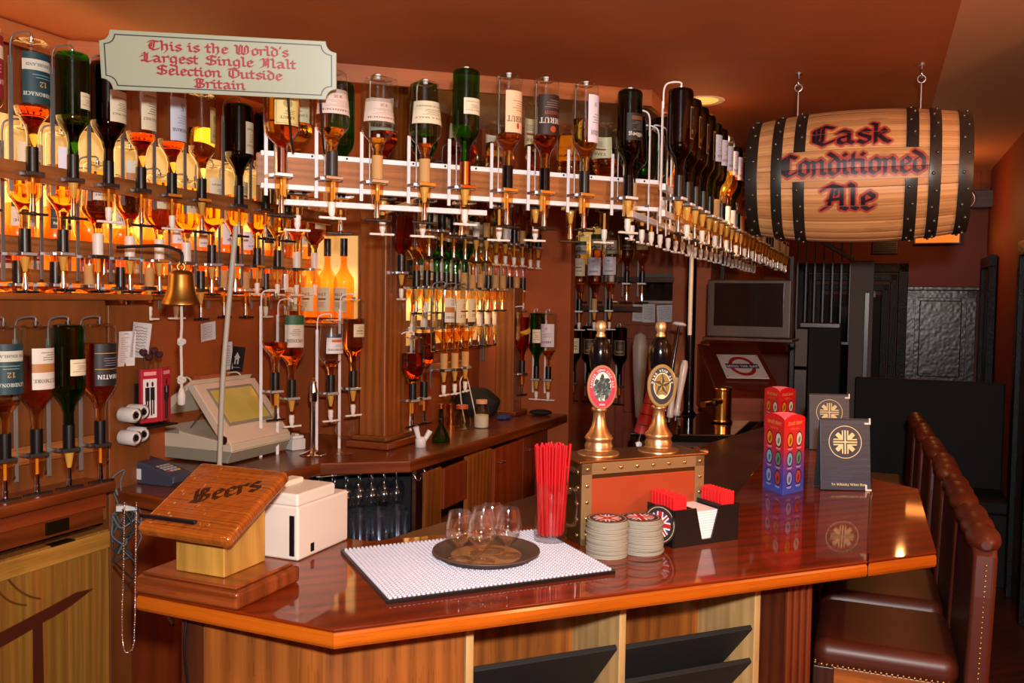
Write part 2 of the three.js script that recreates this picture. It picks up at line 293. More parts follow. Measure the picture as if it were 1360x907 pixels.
T.notice = canvasTex(96, 176, (x, w, h) => { x.fillStyle = '#d8d2d0'; x.fillRect(0, 0, w, h); x.fillStyle = '#8b8892'; x.fillRect(34, 10, 28, 4); const r = rng(3); for (let i = 0; i < 12; i++) x.fillRect(18, 32 + i * 11, 22 + r() * 40, 2.4); });
T.scrawl = canvasTex(128, 128, (x, w, h) => { x.fillStyle = '#c9c9cb'; x.fillRect(0, 0, w, h); x.strokeStyle = '#55555f'; x.lineWidth = 2; const r = rng(4); for (let i = 0; i < 9; i++) { x.beginPath(); x.moveTo(14, 18 + i * 11); for (let k = 1; k < 12; k++) x.lineTo(14 + k * 8.4, 18 + i * 11 + (r() - 0.5) * 6); x.stroke(); } });
T.packLeft = canvasTex(96, 176, (x, w, h) => {
  x.fillStyle = '#b01c30'; x.fillRect(0, 0, w, h); x.fillStyle = '#e8a0a0'; x.fillRect(14, 9, 68, 12); x.fillStyle = '#e4dede'; x.fillRect(10, 32, 76, 128);
  x.fillStyle = '#15151a'; for (const [cx, s] of [[34, 1], [62, 0.95]]) { x.beginPath(); x.ellipse(cx, 50, 6, 8, 0, 0, 7); x.fill(); x.fillRect(cx - 12, 60, 24, 44 * s); x.fillRect(cx - 10, 100, 8, 52); x.fillRect(cx + 2, 100, 8, 48); }
});
T.packRight = canvasTex(96, 176, (x, w, h) => {
  x.fillStyle = '#b01c30'; x.fillRect(0, 0, w, h); x.fillStyle = '#e8a0a0'; x.fillRect(14, 9, 68, 12);
  x.fillStyle = '#17161a'; x.beginPath(); x.ellipse(48, 46, 8, 11, 0, 0, 7); x.fill(); x.fillRect(30, 58, 36, 56); x.fillRect(32, 110, 14, 60); x.fillRect(50, 110, 14, 60); x.fillRect(22, 62, 10, 44); x.fillRect(66, 62, 9, 40); x.fillStyle = '#d8d0cc'; x.fillRect(45, 60, 6, 22);
});
T.flyer = canvasTex(96, 128, (x, w, h) => { x.fillStyle = '#141416'; x.fillRect(0, 0, w, h); x.fillStyle = '#cfcfcf'; x.beginPath(); x.moveTo(48, 28); x.lineTo(72, 56); x.lineTo(24, 56); x.fill(); x.fillRect(32, 56, 32, 34); x.fillStyle = '#141416'; x.fillRect(43, 66, 10, 24); x.fillStyle = '#999'; x.fillRect(20, 104, 56, 4); });
T.beers = canvasTex(512, 512, (x, w, h) => {
  const r = rng(12); x.fillStyle = '#8e4a14'; x.fillRect(0, 0, w, h);
  for (let i = 0; i < 260; i++) { x.strokeStyle = `rgba(${70 + r() * 50},${28 + r() * 20},6,.28)`; x.lineWidth = 1 + r() * 4; const y = r() * h; x.beginPath(); x.moveTo(0, y); x.bezierCurveTo(170, y + (r() - 0.5) * 30, 340, y + (r() - 0.5) * 30, w, y + (r() - 0.5) * 16); x.stroke(); }
  x.fillStyle = x.strokeStyle = '#1c0d06'; x.lineWidth = 4; x.translate(165, 315); x.rotate(-0.48); pen(x, 'Beers', 0, 0, 70, 0.32, 40, 1.35);
});
T.door = canvasTex(256, 512, (x, w, h) => { // yellow oak grain crossed by a dark red brown T-shaped band
  const r = rng(21); x.fillStyle = '#a87c34'; x.fillRect(0, 0, w, h);
  for (let i = 0; i < 420; i++) { x.strokeStyle = `rgba(${90 + r() * 60},${56 + r() * 40},${10 + r() * 20},.16)`; x.lineWidth = 1 + r() * 5; const u = r() * w; x.beginPath(); x.moveTo(u, 0); x.bezierCurveTo(u + (r() - 0.5) * 30, 170, u + (r() - 0.5) * 30, 340, u + (r() - 0.5) * 24, h); x.stroke(); }
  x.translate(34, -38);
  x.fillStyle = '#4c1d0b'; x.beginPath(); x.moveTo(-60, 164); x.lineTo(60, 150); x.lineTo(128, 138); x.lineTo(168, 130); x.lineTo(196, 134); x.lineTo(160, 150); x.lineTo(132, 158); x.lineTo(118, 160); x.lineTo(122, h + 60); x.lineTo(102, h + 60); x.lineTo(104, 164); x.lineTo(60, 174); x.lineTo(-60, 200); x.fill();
  x.strokeStyle = '#5c3412'; x.lineWidth = 3; x.beginPath(); x.moveTo(50, 60); x.quadraticCurveTo(62, 108, 96, 122); x.stroke(); x.beginPath(); x.moveTo(66, 58); x.quadraticCurveTo(84, 104, 116, 120); x.stroke();
});
T.reader = canvasTex(96, 64, (x, w, h) => { x.fillStyle = '#d6d8d6'; x.fillRect(0, 0, w, h); x.fillStyle = '#4a4c50'; x.fillRect(60, 12, 24, 18); for (let i = 0; i < 5; i++) x.fillRect(8, 12 + i * 9, 40 - i * 3, 2.5); x.fillStyle = '#b8bab8'; x.fillRect(63, 15, 7, 5); });

// ------------------------------------------------------------------ bottle labels, printed upside down as the bottles hang
function labelTex(bg, draw) { return canvasTex(128, 160, (x, w, h) => { x.fillStyle = bg; x.fillRect(0, 0, w, h); x.textAlign = 'center'; x.textBaseline = 'middle'; draw(x, w, h); }); }
const smallPrint = (x, y, n, col = '#6b6257', s = 1) => { x.fillStyle = col; const r = rng(y * 7 + n); for (let i = 0; i < n; i++) x.fillRect(64 - 26 - r() * 14, y + i * 9, 44 + r() * 22, 2.4 * s); };
const word = (x, s, y, size, col, face = 'serif', st = 'bold ') => { x.fillStyle = col; x.font = `${st}${size}px ${face}`; x.fillText(s, 64, y, 122); };
const LT = {
  teal: labelTex('#0e3a44', (x) => { x.fillStyle = '#c8c9b8'; x.fillRect(0, 104, 128, 34); x.fillStyle = '#49606a'; word(x, 'THE HIGHLAND', 121, 13, '#3a4a52'); word(x, 'GLENDRONACH', 30, 17, '#d8d8c8'); word(x, '12', 62, 24, '#c89a4a'); smallPrint(x, 80, 2, '#7fa0a0'); }),
  creamSmall: labelTex('#e4d8b8', (x) => { word(x, 'SINGLE MALT', 40, 15, '#5a4a34'); smallPrint(x, 60, 5); word(x, 'SCOTCH WHISKY', 124, 12, '#5a4a34'); }),
  amrut: labelTex('#e9c9a0', (x) => { word(x, 'AMRUT', 52, 30, '#6a2a1a'); x.fillStyle = '#b0463a'; x.beginPath(); x.ellipse(64, 26, 8, 12, 0, 0, 7); x.fill(); smallPrint(x, 84, 5, '#a07a58'); }),
  amrutDark: labelTex('#2b1712', (x) => { word(x, 'AMRUT', 56, 30, '#d8cfc4'); x.fillStyle = '#b0481c'; x.beginPath(); x.arc(64, 22, 13, 0, 7); x.fill(); word(x, 'Fusion', 86, 22, '#c8542a', 'serif', 'italic '); smallPrint(x, 108, 4, '#8a7468'); }),
  pinkCream: labelTex('#dcc8bc', (x) => { word(x, 'BLADNOCH', 26, 17, '#4a3a3a'); word(x, '12', 112, 24, '#b0605a'); smallPrint(x, 48, 5, '#a08a82'); x.fillStyle = '#b8a498'; x.fillRect(0, 136, 128, 24); }),
  yellowCream: labelTex('#d8c37c', (x) => { word(x, 'AMRUT', 36, 20, '#4a3a1a'); x.fillStyle = '#a8945a'; x.beginPath(); x.ellipse(64, 108, 24, 20, 0, 0, 7); x.fill(); smallPrint(x, 54, 3, '#6a5a30'); x.strokeStyle = '#9a8448'; x.lineWidth = 3; x.strokeRect(8, 8, 112, 144); }),
  white: labelTex('#e0dcea', (x) => { word(x, 'ARRAN', 34, 22, '#3a3a4a'); smallPrint(x, 66, 4, '#8a8a9a'); word(x, '10', 126, 20, '#5a5a6a'); }),
  whiteBlue: labelTex('#cfd6e4', (x) => { word(x, 'SPRINGBANK', 40, 16, '#3a3a4a'); word(x, 'S', 124, 34, '#5a6a80'); smallPrint(x, 66, 4, '#8a94a6'); }),
  ardbeg: labelTex('#0f0f0d', (x) => { word(x, 'Ardbeg', 34, 30, '#d8d4cc'); smallPrint(x, 62, 6, '#7a766e'); x.fillStyle = '#6a4420'; x.fillRect(24, 120, 80, 24); }),
  black: labelTex('#15161c', (x) => { word(x, 'TOMATIN', 34, 24, '#dcdcdc', 'sans-serif'); x.fillStyle = '#b8863a'; x.fillRect(0, 62, 128, 3); x.fillRect(0, 122, 128, 3); smallPrint(x, 76, 4, '#8a8aa0'); }),
  bandedWhite: labelTex('#d9d4c8', (x) => { x.fillStyle = '#b47a40'; x.fillRect(0, 66, 128, 34); word(x, 'AULTMORE', 32, 20, '#4a4a4a'); smallPrint(x, 114, 4); }),
  red: labelTex('#8a1a22', (x) => { word(x, 'BALVENIE', 40, 18, '#e0d0b8'); x.fillStyle = '#d8cbb0'; x.fillRect(10, 100, 108, 34); smallPrint(x, 64, 3, '#d8a0a0'); }),
  sherry: labelTex('#d2c8b4', (x) => { word(x, 'SPEYSIDE', 34, 22, '#3a2a1a'); x.fillStyle = '#2c5a38'; x.fillRect(0, 112, 128, 48); smallPrint(x, 60, 4); }),
  blueOrange: labelTex('#e2e0e2', (x) => { word(x, 'BOWMORE', 30, 20, '#2a3040'); x.fillStyle = '#e0662a'; x.fillRect(30, 92, 68, 20); x.fillStyle = '#39414e'; x.fillRect(0, 128, 128, 32); smallPrint(x, 52, 3, '#8a8a96'); }),
  gold: labelTex('#1c1612', (x) => { word(x, 'OBAN', 40, 28, '#c8a050'); x.strokeStyle = '#b8843c'; x.lineWidth = 5; x.strokeRect(6, 6, 116, 148); smallPrint(x, 74, 5, '#9a7a40'); }),
  plain: labelTex('#d8cba8', (x) => { word(x, 'MALT', 46, 24, '#5a3a20'); x.fillStyle = '#7a2a1a'; x.fillRect(30, 72, 68, 10); smallPrint(x, 98, 4); }),
};
const LM = {}; for (const k in LT) LM[k] = phys({ map: LT[k], roughness: 0.6, clearcoat: 0.2, clearcoatRoughness: 0.4 });

// ------------------------------------------------------------------ the setting
struct('floor', prism([Q(-3.5, -4.1), Q(3.1, -4.1), Q(3.1, 4.9), Q(1.2, 4.9), Q(1.2, 11.2), Q(-3.5, 11.2)], -0.05, 0), M.floor);
// dropped ceiling over the bar with a raised bay behind the gantry
const bay = [[-0.2, -3.1], [1.75, -2.87], Q(-1.12, 8.5), Q(-3.34, 8.5)];
{
  const s = new THREE.Shape([Q(-3.5, -4.1), Q(0.25, -4.1), Q(0.25, 11.2), Q(-3.5, 11.2)].map(([x, z]) => new THREE.Vector2(x, -z)));
  s.holes.push(new THREE.Path(bay.map(([x, z]) => new THREE.Vector2(x, -z)).reverse()));
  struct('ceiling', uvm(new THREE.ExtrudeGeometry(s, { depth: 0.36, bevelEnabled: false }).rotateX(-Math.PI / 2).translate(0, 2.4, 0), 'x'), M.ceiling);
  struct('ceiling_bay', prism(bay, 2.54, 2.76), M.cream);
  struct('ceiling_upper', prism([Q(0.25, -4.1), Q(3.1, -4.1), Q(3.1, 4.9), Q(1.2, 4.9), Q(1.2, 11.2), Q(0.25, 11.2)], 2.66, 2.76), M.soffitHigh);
}
// cornice along the edge of the bay
function cornice(p, q, y, m) {
  const dx = q[0] - p[0], dz = q[1] - p[1], L = Math.hypot(dx, dz);
  const s = new THREE.Shape([[0, 0], [0.07, 0], [0.07, -0.012], [0.06, -0.016], [0.052, -0.03], [0.036, -0.042], [0.018, -0.046], [0.018, -0.058], [0, -0.058]].map(([a, b]) => new THREE.Vector2(a, b)));
  const g = new THREE.ExtrudeGeometry(s, { depth: L, bevelEnabled: false });
  g.rotateY(Math.atan2(dx, dz)).translate(p[0], y, p[1]);
  return struct('trim_' + cornice.n++, uvm(g, 'x'), m);
}
cornice.n = 1;
const corniceMat = wood('#b0673a', '#8f4a22', 31, { rough: 0.4, coat: 0.3, rep: 0.5 });
cornice(Q(-3.31, 0.5), bay[0], 2.4, corniceMat); cornice(bay[0], bay[1], 2.4, corniceMat); cornice(bay[1], Q(-1.12, 8.5), 2.4, corniceMat);
struct('trim_4', dp(0.3, 1.1, 10.9, 11, 2.52, 2.66), M.edge); struct('trim_5', dp(0.3, 1.1, 10.94, 11, 2.44, 2.52), M.wallRed);

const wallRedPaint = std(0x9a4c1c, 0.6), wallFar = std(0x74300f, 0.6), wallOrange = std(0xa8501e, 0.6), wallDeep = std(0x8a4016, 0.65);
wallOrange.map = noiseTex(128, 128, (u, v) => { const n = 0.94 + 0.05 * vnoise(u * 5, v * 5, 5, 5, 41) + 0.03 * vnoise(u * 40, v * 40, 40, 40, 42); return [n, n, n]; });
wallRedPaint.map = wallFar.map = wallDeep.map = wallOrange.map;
struct('wall_backlit', dp(-3.6, -3.36, -4.1, 4.75, 0, 1.6), wallRedPaint); struct('wall_backlit_2', dp(-3.6, -3.5, -4.1, 4.75, 1.6, 2.66), wallRedPaint);
struct('wall_jog', dp(-3.5, -2.85, 4.62, 4.75, 0, 2.54), wallRedPaint);
struct('wall_racks', dp(-2.98, -2.85, 4.75, 6.4, 0, 2.54), wallRedPaint);
struct('wall_end', dp(-2.98, -2.11, 6.3, 6.4, 0, 2.54), wallOrange);
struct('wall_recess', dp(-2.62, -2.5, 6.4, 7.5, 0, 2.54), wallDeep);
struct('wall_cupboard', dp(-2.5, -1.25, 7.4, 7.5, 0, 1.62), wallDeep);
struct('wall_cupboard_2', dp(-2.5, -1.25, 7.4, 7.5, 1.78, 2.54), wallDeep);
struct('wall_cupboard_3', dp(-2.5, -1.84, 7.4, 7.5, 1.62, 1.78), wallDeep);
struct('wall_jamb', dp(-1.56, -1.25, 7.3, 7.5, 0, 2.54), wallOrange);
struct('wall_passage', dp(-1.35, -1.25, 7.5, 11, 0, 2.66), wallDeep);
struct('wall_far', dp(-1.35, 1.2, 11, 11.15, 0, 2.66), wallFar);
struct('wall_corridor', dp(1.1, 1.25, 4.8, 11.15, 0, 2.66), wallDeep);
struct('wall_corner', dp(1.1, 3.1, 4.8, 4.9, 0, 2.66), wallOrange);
struct('wall_street', dp(3, 3.1, -4.1, 4.8, 0, 2.66), wallOrange);
struct('wall_behind', dp(-3.5, 3.1, -4.2, -4.1, 0, 2.66), wallOrange);
// serving hatch window in the cupboard wall
{
  const w = struct('window_1', dp(-1.86, -1.54, 7.38, 7.4, 1.61, 1.625, 'x'), M.steel); w.userData.kind = 'structure';
  struct('pane', dp(-1.84, -1.56, 7.43, 7.44, 1.62, 1.78), M.glossBlack, w);
  struct('frame', dp(-1.85, -1.55, 7.375, 7.4, 1.765, 1.785, 'x'), M.grey, w);
}
// dark paneled cupboard door under it
{
  const d = struct('door_1', dp(-2.05, -1.62, 7.36, 7.4, 0.05, 1.48, 'y', 0.004), M.wallRed);
  struct('panel', dp(-1.97, -1.7, 7.345, 7.362, 0.95, 1.4, 'y', 0.006), M.wallRed, d); struct('panel', dp(-1.97, -1.7, 7.345, 7.362, 0.15, 0.85, 'y', 0.006), M.wallRed, d);
}
// brown wall panel under the backlit bottles, its shelf, the post beside it
struct('wall_panel', dp(-3.36, -3.05, 0.2, 2.86, 0.93, 1.6, 'y', 0.003), M.wallBrown);
struct('wall_post', dp(-3.36, -3.04, 2.865, 3.1, 0, 1.585, 'y', 0.003), M.wallBrown);
struct('trim_6', dp(-3.5, -3.02, 0.2, 3.1, 1.6, 1.618, 'x', 0.003), M.oak); struct('shelf_backlit', dp(-3.5, -3.3, 3.1, 4.6, 1.6, 1.618, 'x', 0.003), M.oak);
// skirting of the far room
struct('baseboard_far', dp(-1.25, 1.1, 10.96, 11, 0, 0.16), M.glossBlack); struct('baseboard_corridor', dp(1.06, 1.1, 4.9, 10.96, 0, 0.16), M.glossBlack);

// ------------------------------------------------------------------ lit panels behind the bottles
const glowTex = canvasTex(256, 128, (x, w, h) => { x.fillStyle = '#8a8a8a'; x.fillRect(0, 0, w, h); for (let i = 0; i < 9; i++) { const cx = (i + 0.5) * w / 9, g = x.createRadialGradient(cx, h * 0.55, 2, cx, h * 0.55, 30); g.addColorStop(0, 'rgba(255,255,255,1)'); g.addColorStop(1, 'rgba(255,255,255,0)'); x.fillStyle = g; x.fillRect(0, 0, w, h); } });
function lightPanel(c, e0, e1, y0, y1, level, label, watts, jog, je = 4.6) {
  const t = thing('light_panel', label, 'light panel', [Q(c, (e0 + e1) / 2)[0], y0, Q(c, (e0 + e1) / 2)[1]], T45);
  const w = (e1 - e0) * S2, h = y1 - y0; if (jog) { t.position.set(...[Q(jog, je)[0], y0, Q(jog, je)[1]]); t.rotation.y = -T45; }
  part('frame', bx(w + 0.02, h + 0.02, 0.012, 0, -0.01, -0.009), M.oak, t);
  part('diffuser', uvRect(bx(w, h, 0.01, 0, 0, 0, 'y', 0.001), -w / 2, w / 2, 0, h), std(0xe8c890, 0.6, 0, { emissive: new THREE.Color(1, 0.52, 0.12), emissiveIntensity: level, emissiveMap: glowTex }), t);
  const l = new THREE.RectAreaLight(new THREE.Color(1, 0.52, 0.16), watts, w, h);
  l.position.set(0, h / 2, 0.012); l.rotation.y = Math.PI; t.add(l);
  return t;
}
lightPanel(-3.48, 1.7, 4.55, 1.64, 2.16, 2.3, 'long warm glowing panel behind the bottles of the backlit wall rack', 3.2);
lightPanel(-2.83, 4.78, 6.2, 1.4, 1.8, 1.9, 'warm glowing panel behind the three tiers beyond the oak pillar', 3);
lightPanel(0, 0, 0.42, 1.53, 1.88, 1.7, 'bright yellow panel on the jog wall beside the oak pillar', 1.6, -3.1);
lightPanel(0, 0, 0.2, 1.84, 2.06, 1.7, 'small bright yellow panel high on the recess wall past the end wall', 1.6, -2.31, 7.38);
struct('shelf_jog', dp(-3.34, -2.86, 4.44, 4.6, 1.495, 1.51, 'x', 0.002), M.oak);

// ------------------------------------------------------------------ back counter along the wall
{
  const A = [-0.136, -3.051], B = [0.088, -2.752], C = [0.6, -3.2], D0 = [0.918, -3.142], E = [2.08, -4.19];
  const o = [A, B, C, D0, E, Q(-2.83, 6.28), Q(-2.83, 4.76), Q(-3.34, 4.6), Q(-3.34, 3.12), Q(-3.02, 3.12)];
  const k = thing('back_counter', 'red brown varnished back counter running from card reader to end wall', 'counter', [B[0], 0, B[1]]);
  const loc = (pts) => pts.map(([x, z]) => [x - B[0], z - B[1]]);
  part('counter_top', prism(loc(o), 0.975, 1.02, 'x', 0.006), M.counter, k);
  part('end_panel', mv(dp(-3.3, -2.72, 2.98, 3.02, 0, 0.975), -B[0], 0, -B[1]), M.wallRed, k);
  part('front_panel', mv(dp(-2.74, -2.7, 3.02, 3.62, 0, 0.975), -B[0], 0, -B[1]), M.darkWood, k);
  // glass bay between C and D0
  part('bay_back', prism(loc([[0.5, -3.56], [1.12, -3.52], [1.12, -3.5], [0.5, -3.54]]), 0.25, 0.975), M.blackMatt, k);
  part('bay_floor', prism(loc([[0.56, -3.21], [0.93, -3.18], [1.12, -3.5], [0.5, -3.54]]), 0.64, 0.66), M.blackMatt, k);
  part('bay_side', prism(loc([[0.54, -3.2], [0.56, -3.2], [0.52, -3.54], [0.5, -3.54]]), 0, 0.975), M.darkWood, k);
  part('bay_side', prism(loc([[0.94, -3.19], [0.955, -3.19], [1.12, -3.5], [1.1, -3.5]]), 0, 0.975), M.darkWood, k);
  const cx = (c0, c1, e0, e1, y0, y1, n, m, b = 0.003) => part(n, mv(dp(c0, c1, e0, e1, y0, y1, 'y', b), -B[0], 0, -B[1]), m, k);
  cx(-2.19, -2.17, 4.13, 4.32, 0, 0.97, 'side_panel', M.oak);
  const dr = cx(-2.19, -2.165, 4.34, 4.64, 0.8, 0.96, 'drawer', M.wallRed); 
  cx(-2.6, -2.58, 4.33, 4.65, 0, 0.8, 'niche_back', M.blackMatt); cx(-2.58, -2.19, 4.33, 4.65, 0.5, 0.52, 'niche_shelf', M.blackMatt);
  cx(-2.2, -2.17, 4.66, 5.0, 0, 0.97, 'post', M.oak);
  for (const [e0, e1] of [[5.04, 5.5], [5.53, 6.0]]) { const d = cx(-2.19, -2.165, e0, e1, 0.05, 0.96, 'door', M.wallRed); const h = tube([[0, 0, 0], [0, 0, 0.02], [0.05, 0, 0.02], [0.05, 0, 0]], 0.003, 20, 6).rotateY(T45); const [x, z] = Q(-2.16, e0 + 0.03); part('handle', h.translate(x - B[0], 0.9, z - B[1]), M.chrome, d); }
  for (const [x, z, y] of [[0.935, -3.158, 0.965], [0.985, -3.19, 0.975]]) part('hook', tube([[0, 0, 0], [0.004, -0.02, 0.014], [0.026, -0.022, 0.016], [0.03, 0, 0.018]], 0.0025, 16, 5).rotateY(T45).translate(x - B[0], y, z - B[1]), M.chrome, k);
}
// ledge and cupboard on the side nearest the photographer
{
  const o = Q(-2.95, 1.6);
  const k = thing('side_cupboard', 'low yellow oak cupboard with a dark T shaped band below the wall rack', 'cupboard', [o[0], 0, o[1]], T45);
  const L = (2.75 - 0.4) * S2, X = ((2.75 + 0.4) / 2 - 1.6) * S2;
  part('ledge_board', bx(L, 0.03, 0.16, X, 1.045, -0.03, 'x', 0.006), M.counter, k); part('ledge_rail', bx(L, 0.05, 0.11, X, 0.995, -0.045, 'x', 0.004), M.wallRed, k); part('ledge_rail', bx(L, 0.05, 0.09, X, 0.945, -0.045, 'x', 0.004), M.counter, k);
  part('carcass', bx(L, 0.93, 0.06, X, 0, -0.065, 'y', 0), M.darkWood, k);
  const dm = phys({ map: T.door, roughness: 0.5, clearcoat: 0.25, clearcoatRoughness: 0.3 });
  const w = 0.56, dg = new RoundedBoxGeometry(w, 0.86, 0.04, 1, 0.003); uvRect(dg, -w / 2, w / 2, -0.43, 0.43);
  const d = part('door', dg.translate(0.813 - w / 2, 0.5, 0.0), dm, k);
  part('rail', bx(w, 0.05, 0.046, 0.813 - w / 2, 0.875, 0.002, 'x', 0.003), M.oakYellow, d);
  part('hinge', bx(0.075, 0.035, 0.006, 0.65, 0.955, 0.003, 'x', 0.001), std(0x4a3a1c, 0.35, 0.9), k); part('hinge', bx(0.075, 0.004, 0.03, 0.65, 0.9265, 0.012, 'x', 0.001), std(0x4a3a1c, 0.35, 0.9), d);
}
// pillar in the back counter
{
  const [x, z] = Q(-2.615, 4.44);
  const p = thing('oak_pillar', 'square oak pillar with straight grain rising from the back counter', 'pillar', [x, 1.02, z], T45);
  part('shaft', bx(0.17, 1.52, 0.12, 0, 0, 0, 'y', 0.006), M.oak, p);
  part('base_mould', bx(0.25, 0.03, 0.2, 0, 0, 0, 'x', 0.008), M.counter, p); part('base_mould', bx(0.22, 0.02, 0.165, 0, 0.03, 0, 'x', 0.008), M.oak, p);
  for (const dx of [-0.045, 0.0, 0.045]) part('flute', bx(0.006, 0.5, 0.004, dx, 0.62, 0.0615, 'y', 0.001), M.darkWood, p);
}
{
  const [x, z] = Q(-2.5, 6.06);
  const p = thing('short_oak_pillar', 'pale oak post carrying the fancy red bottle near the end wall', 'pillar', [x, 1.02, z], T45);
  part('shaft', bx(0.12, 0.66, 0.1, 0, 0, 0, 'y', 0.004), M.oak, p); part('base_mould', bx(0.17, 0.025, 0.15, 0, 0, 0, 'x', 0.006), M.counter, p);
}

// ------------------------------------------------------------------ the bar itself
{
  const o = [0.97, -1.6], loc = (pts) => pts.map(([x, z]) => [x - o[0], z - o[1]]);
  const bar = thing('bar_counter', 'polished red brown bar with orange oak edge and open racks below', 'bar counter', [o[0], 0, o[1]]);
  const A = [-0.008, -1.758], B = [0.294, -1.445], C = [1.641, -1.44], Dq = [2.156, -1.966], E = [2.133, -2.152];
  const far = 6.4;
  const slab1 = [A, B, [1.44, -1.44], Q(0, 4.28), Q(-0.02, far), Q(-0.5, far), [1.45, -1.95], [0.48, -1.95], [0.33, -2.1]], slab2 = [[1.442, -1.44], C, Dq, [2.14, -2.132]];
  const grow = (pts, d) => { const n = pts.length; return pts.map((p, i) => { const a = pts[(i + n - 1) % n], b = pts[(i + 1) % n]; const u = new THREE.Vector2(p[0] - a[0], p[1] - a[1]).normalize(), v = new THREE.Vector2(b[0] - p[0], b[1] - p[1]).normalize(); const nx = -(u.y + v.y), nz = u.x + v.x, l = Math.hypot(nx, nz), k = d / Math.max(0.4, (nx / l) * -u.y + (nz / l) * u.x); return [p[0] + nx / l * k, p[1] + nz / l * k]; }); };
  part('bar_top', prism(loc(slab1), 1.064, 1.07, 'x', 0.002), M.barTop, bar); part('bar_top', prism(loc(slab2), 1.064, 1.07, 'x', 0.002), M.barTop, bar, 'narrow outer flap of the bar top past the seam');
  const inset = 0.0;
  part('bar_edge', prism(loc([A, B, [1.44, -1.44], [1.44, -1.5], [0.32, -1.5], [0.04, -1.79]]), 1.034, 1.065, 'x', 0.007), M.edge, bar);
  part('bar_edge', prism(loc([[1.442, -1.44], C, Dq, [2.14, -2.132], [2.09, -2.09], [2.1, -1.99], [1.62, -1.5], [1.502, -1.5]]), 1.034, 1.065, 'x', 0.007), M.edge, bar);
  part('bar_edge', prism(loc([Q(-0.02, 4.29), Q(-0.02, far), Q(-0.07, far), Q(-0.07, 4.29)]), 1.034, 1.065, 'x', 0.007), M.edge, bar);
  part('bar_edge', prism(loc([Q(-0.5, far), [1.45, -1.95], [0.48, -1.95], [0.33, -2.1], [0.36, -2.1], [0.49, -1.92], [1.43, -1.92], Q(-0.45, far)]), 1.03, 1.065, 'x', 0.004), M.darkWood, bar);
  part('underside', prism(loc([[0.06, -1.78], [0.33, -1.5], [1.6, -1.5], [2.08, -1.98], Q(-0.04, 4.29), Q(-0.06, far), Q(-0.44, far), [1.43, -1.9], [0.5, -1.9], [0.36, -2.05]]), 1.022, 1.064, 'x'), M.darkWood, bar);
  // body below
  const P = (n, pts, y0, y1, m, g = 'y', b = 0) => part(n, prism(loc(pts), y0, y1, g, b), m, bar);
  const V = (n, x0, x1, z0, z1, y0, y1, m, b = 0.002) => part(n, mv(bx(x1 - x0, y1 - y0, z1 - z0, 0, 0, 0, 'y', b), (x0 + x1) / 2 - o[0], y0, (z0 + z1) / 2 - o[1]), m, bar);
  V('back_panel', 0.31, 1.26, -1.8, -1.78, 0, 1.022, M.oak, 0); V('end_panel', 0.3, 0.572, -1.6, -1.575, 0, 1.022, M.oak);
  for (const x of [0.571, 0.905, 1.245]) V('divider', x, x + 0.016, -1.78, -1.565, 0, 1.022, M.plyPale);
  const sl = (x0, x1, y) => { const g = bx(x1 - x0, 0.012, 0.34, 0, 0, 0, 'x', 0.002); g.rotateX(-48 * DEG); g.translate((x0 + x1) / 2 - o[0], y - 0.126, -1.68 - o[1]); return part('rack_board', g, M.blackMatt, bar); };
  sl(0.589, 0.903, 0.905); sl(0.923, 1.243, 0.902); sl(0.923, 1.243, 0.828); sl(0.589, 0.903, 0.7);
  V('pilaster', 1.262, 1.335, -1.62, -1.57, 0, 1.022, M.darkWood, 0.004);
  const pil = V('pilaster', 1.335, 1.42, -1.64, -1.58, 0, 1.022, M.darkWood, 0.004); for (let k = 0; k < 4; k++) V('reed', 1.342 + k * 0.019, 1.356 + k * 0.019, -1.585, -1.572, 0.02, 1.0, M.wallRed, 0.005);
  P('return_panel', [[1.35, -1.65], Q(-0.3, far), Q(-0.33, far), [1.33, -1.67]], 0, 1.022, M.darkWood);
  P('inner_panel', [[0.5, -1.9], [1.43, -1.9], Q(-0.42, far), Q(-0.44, far), [1.42, -1.92], [0.5, -1.92]], 0, 1.022, M.darkWood);
  P('corner_panel', [[0.1, -1.73], [0.3, -1.575], [0.31, -1.595], [0.12, -1.75]], 0, 1.022, M.oak);
  P('corner_post', [[0.07, -1.75], [0.105, -1.72], [0.12, -1.745], [0.085, -1.775]], 0, 1.022, M.darkWood, 'y', 0.003);
  P('side_panel', [[0.085, -1.77], [0.11, -1.76], [0.39, -2.04], [0.37, -2.06]], 0, 1.022, M.wallRed);
}

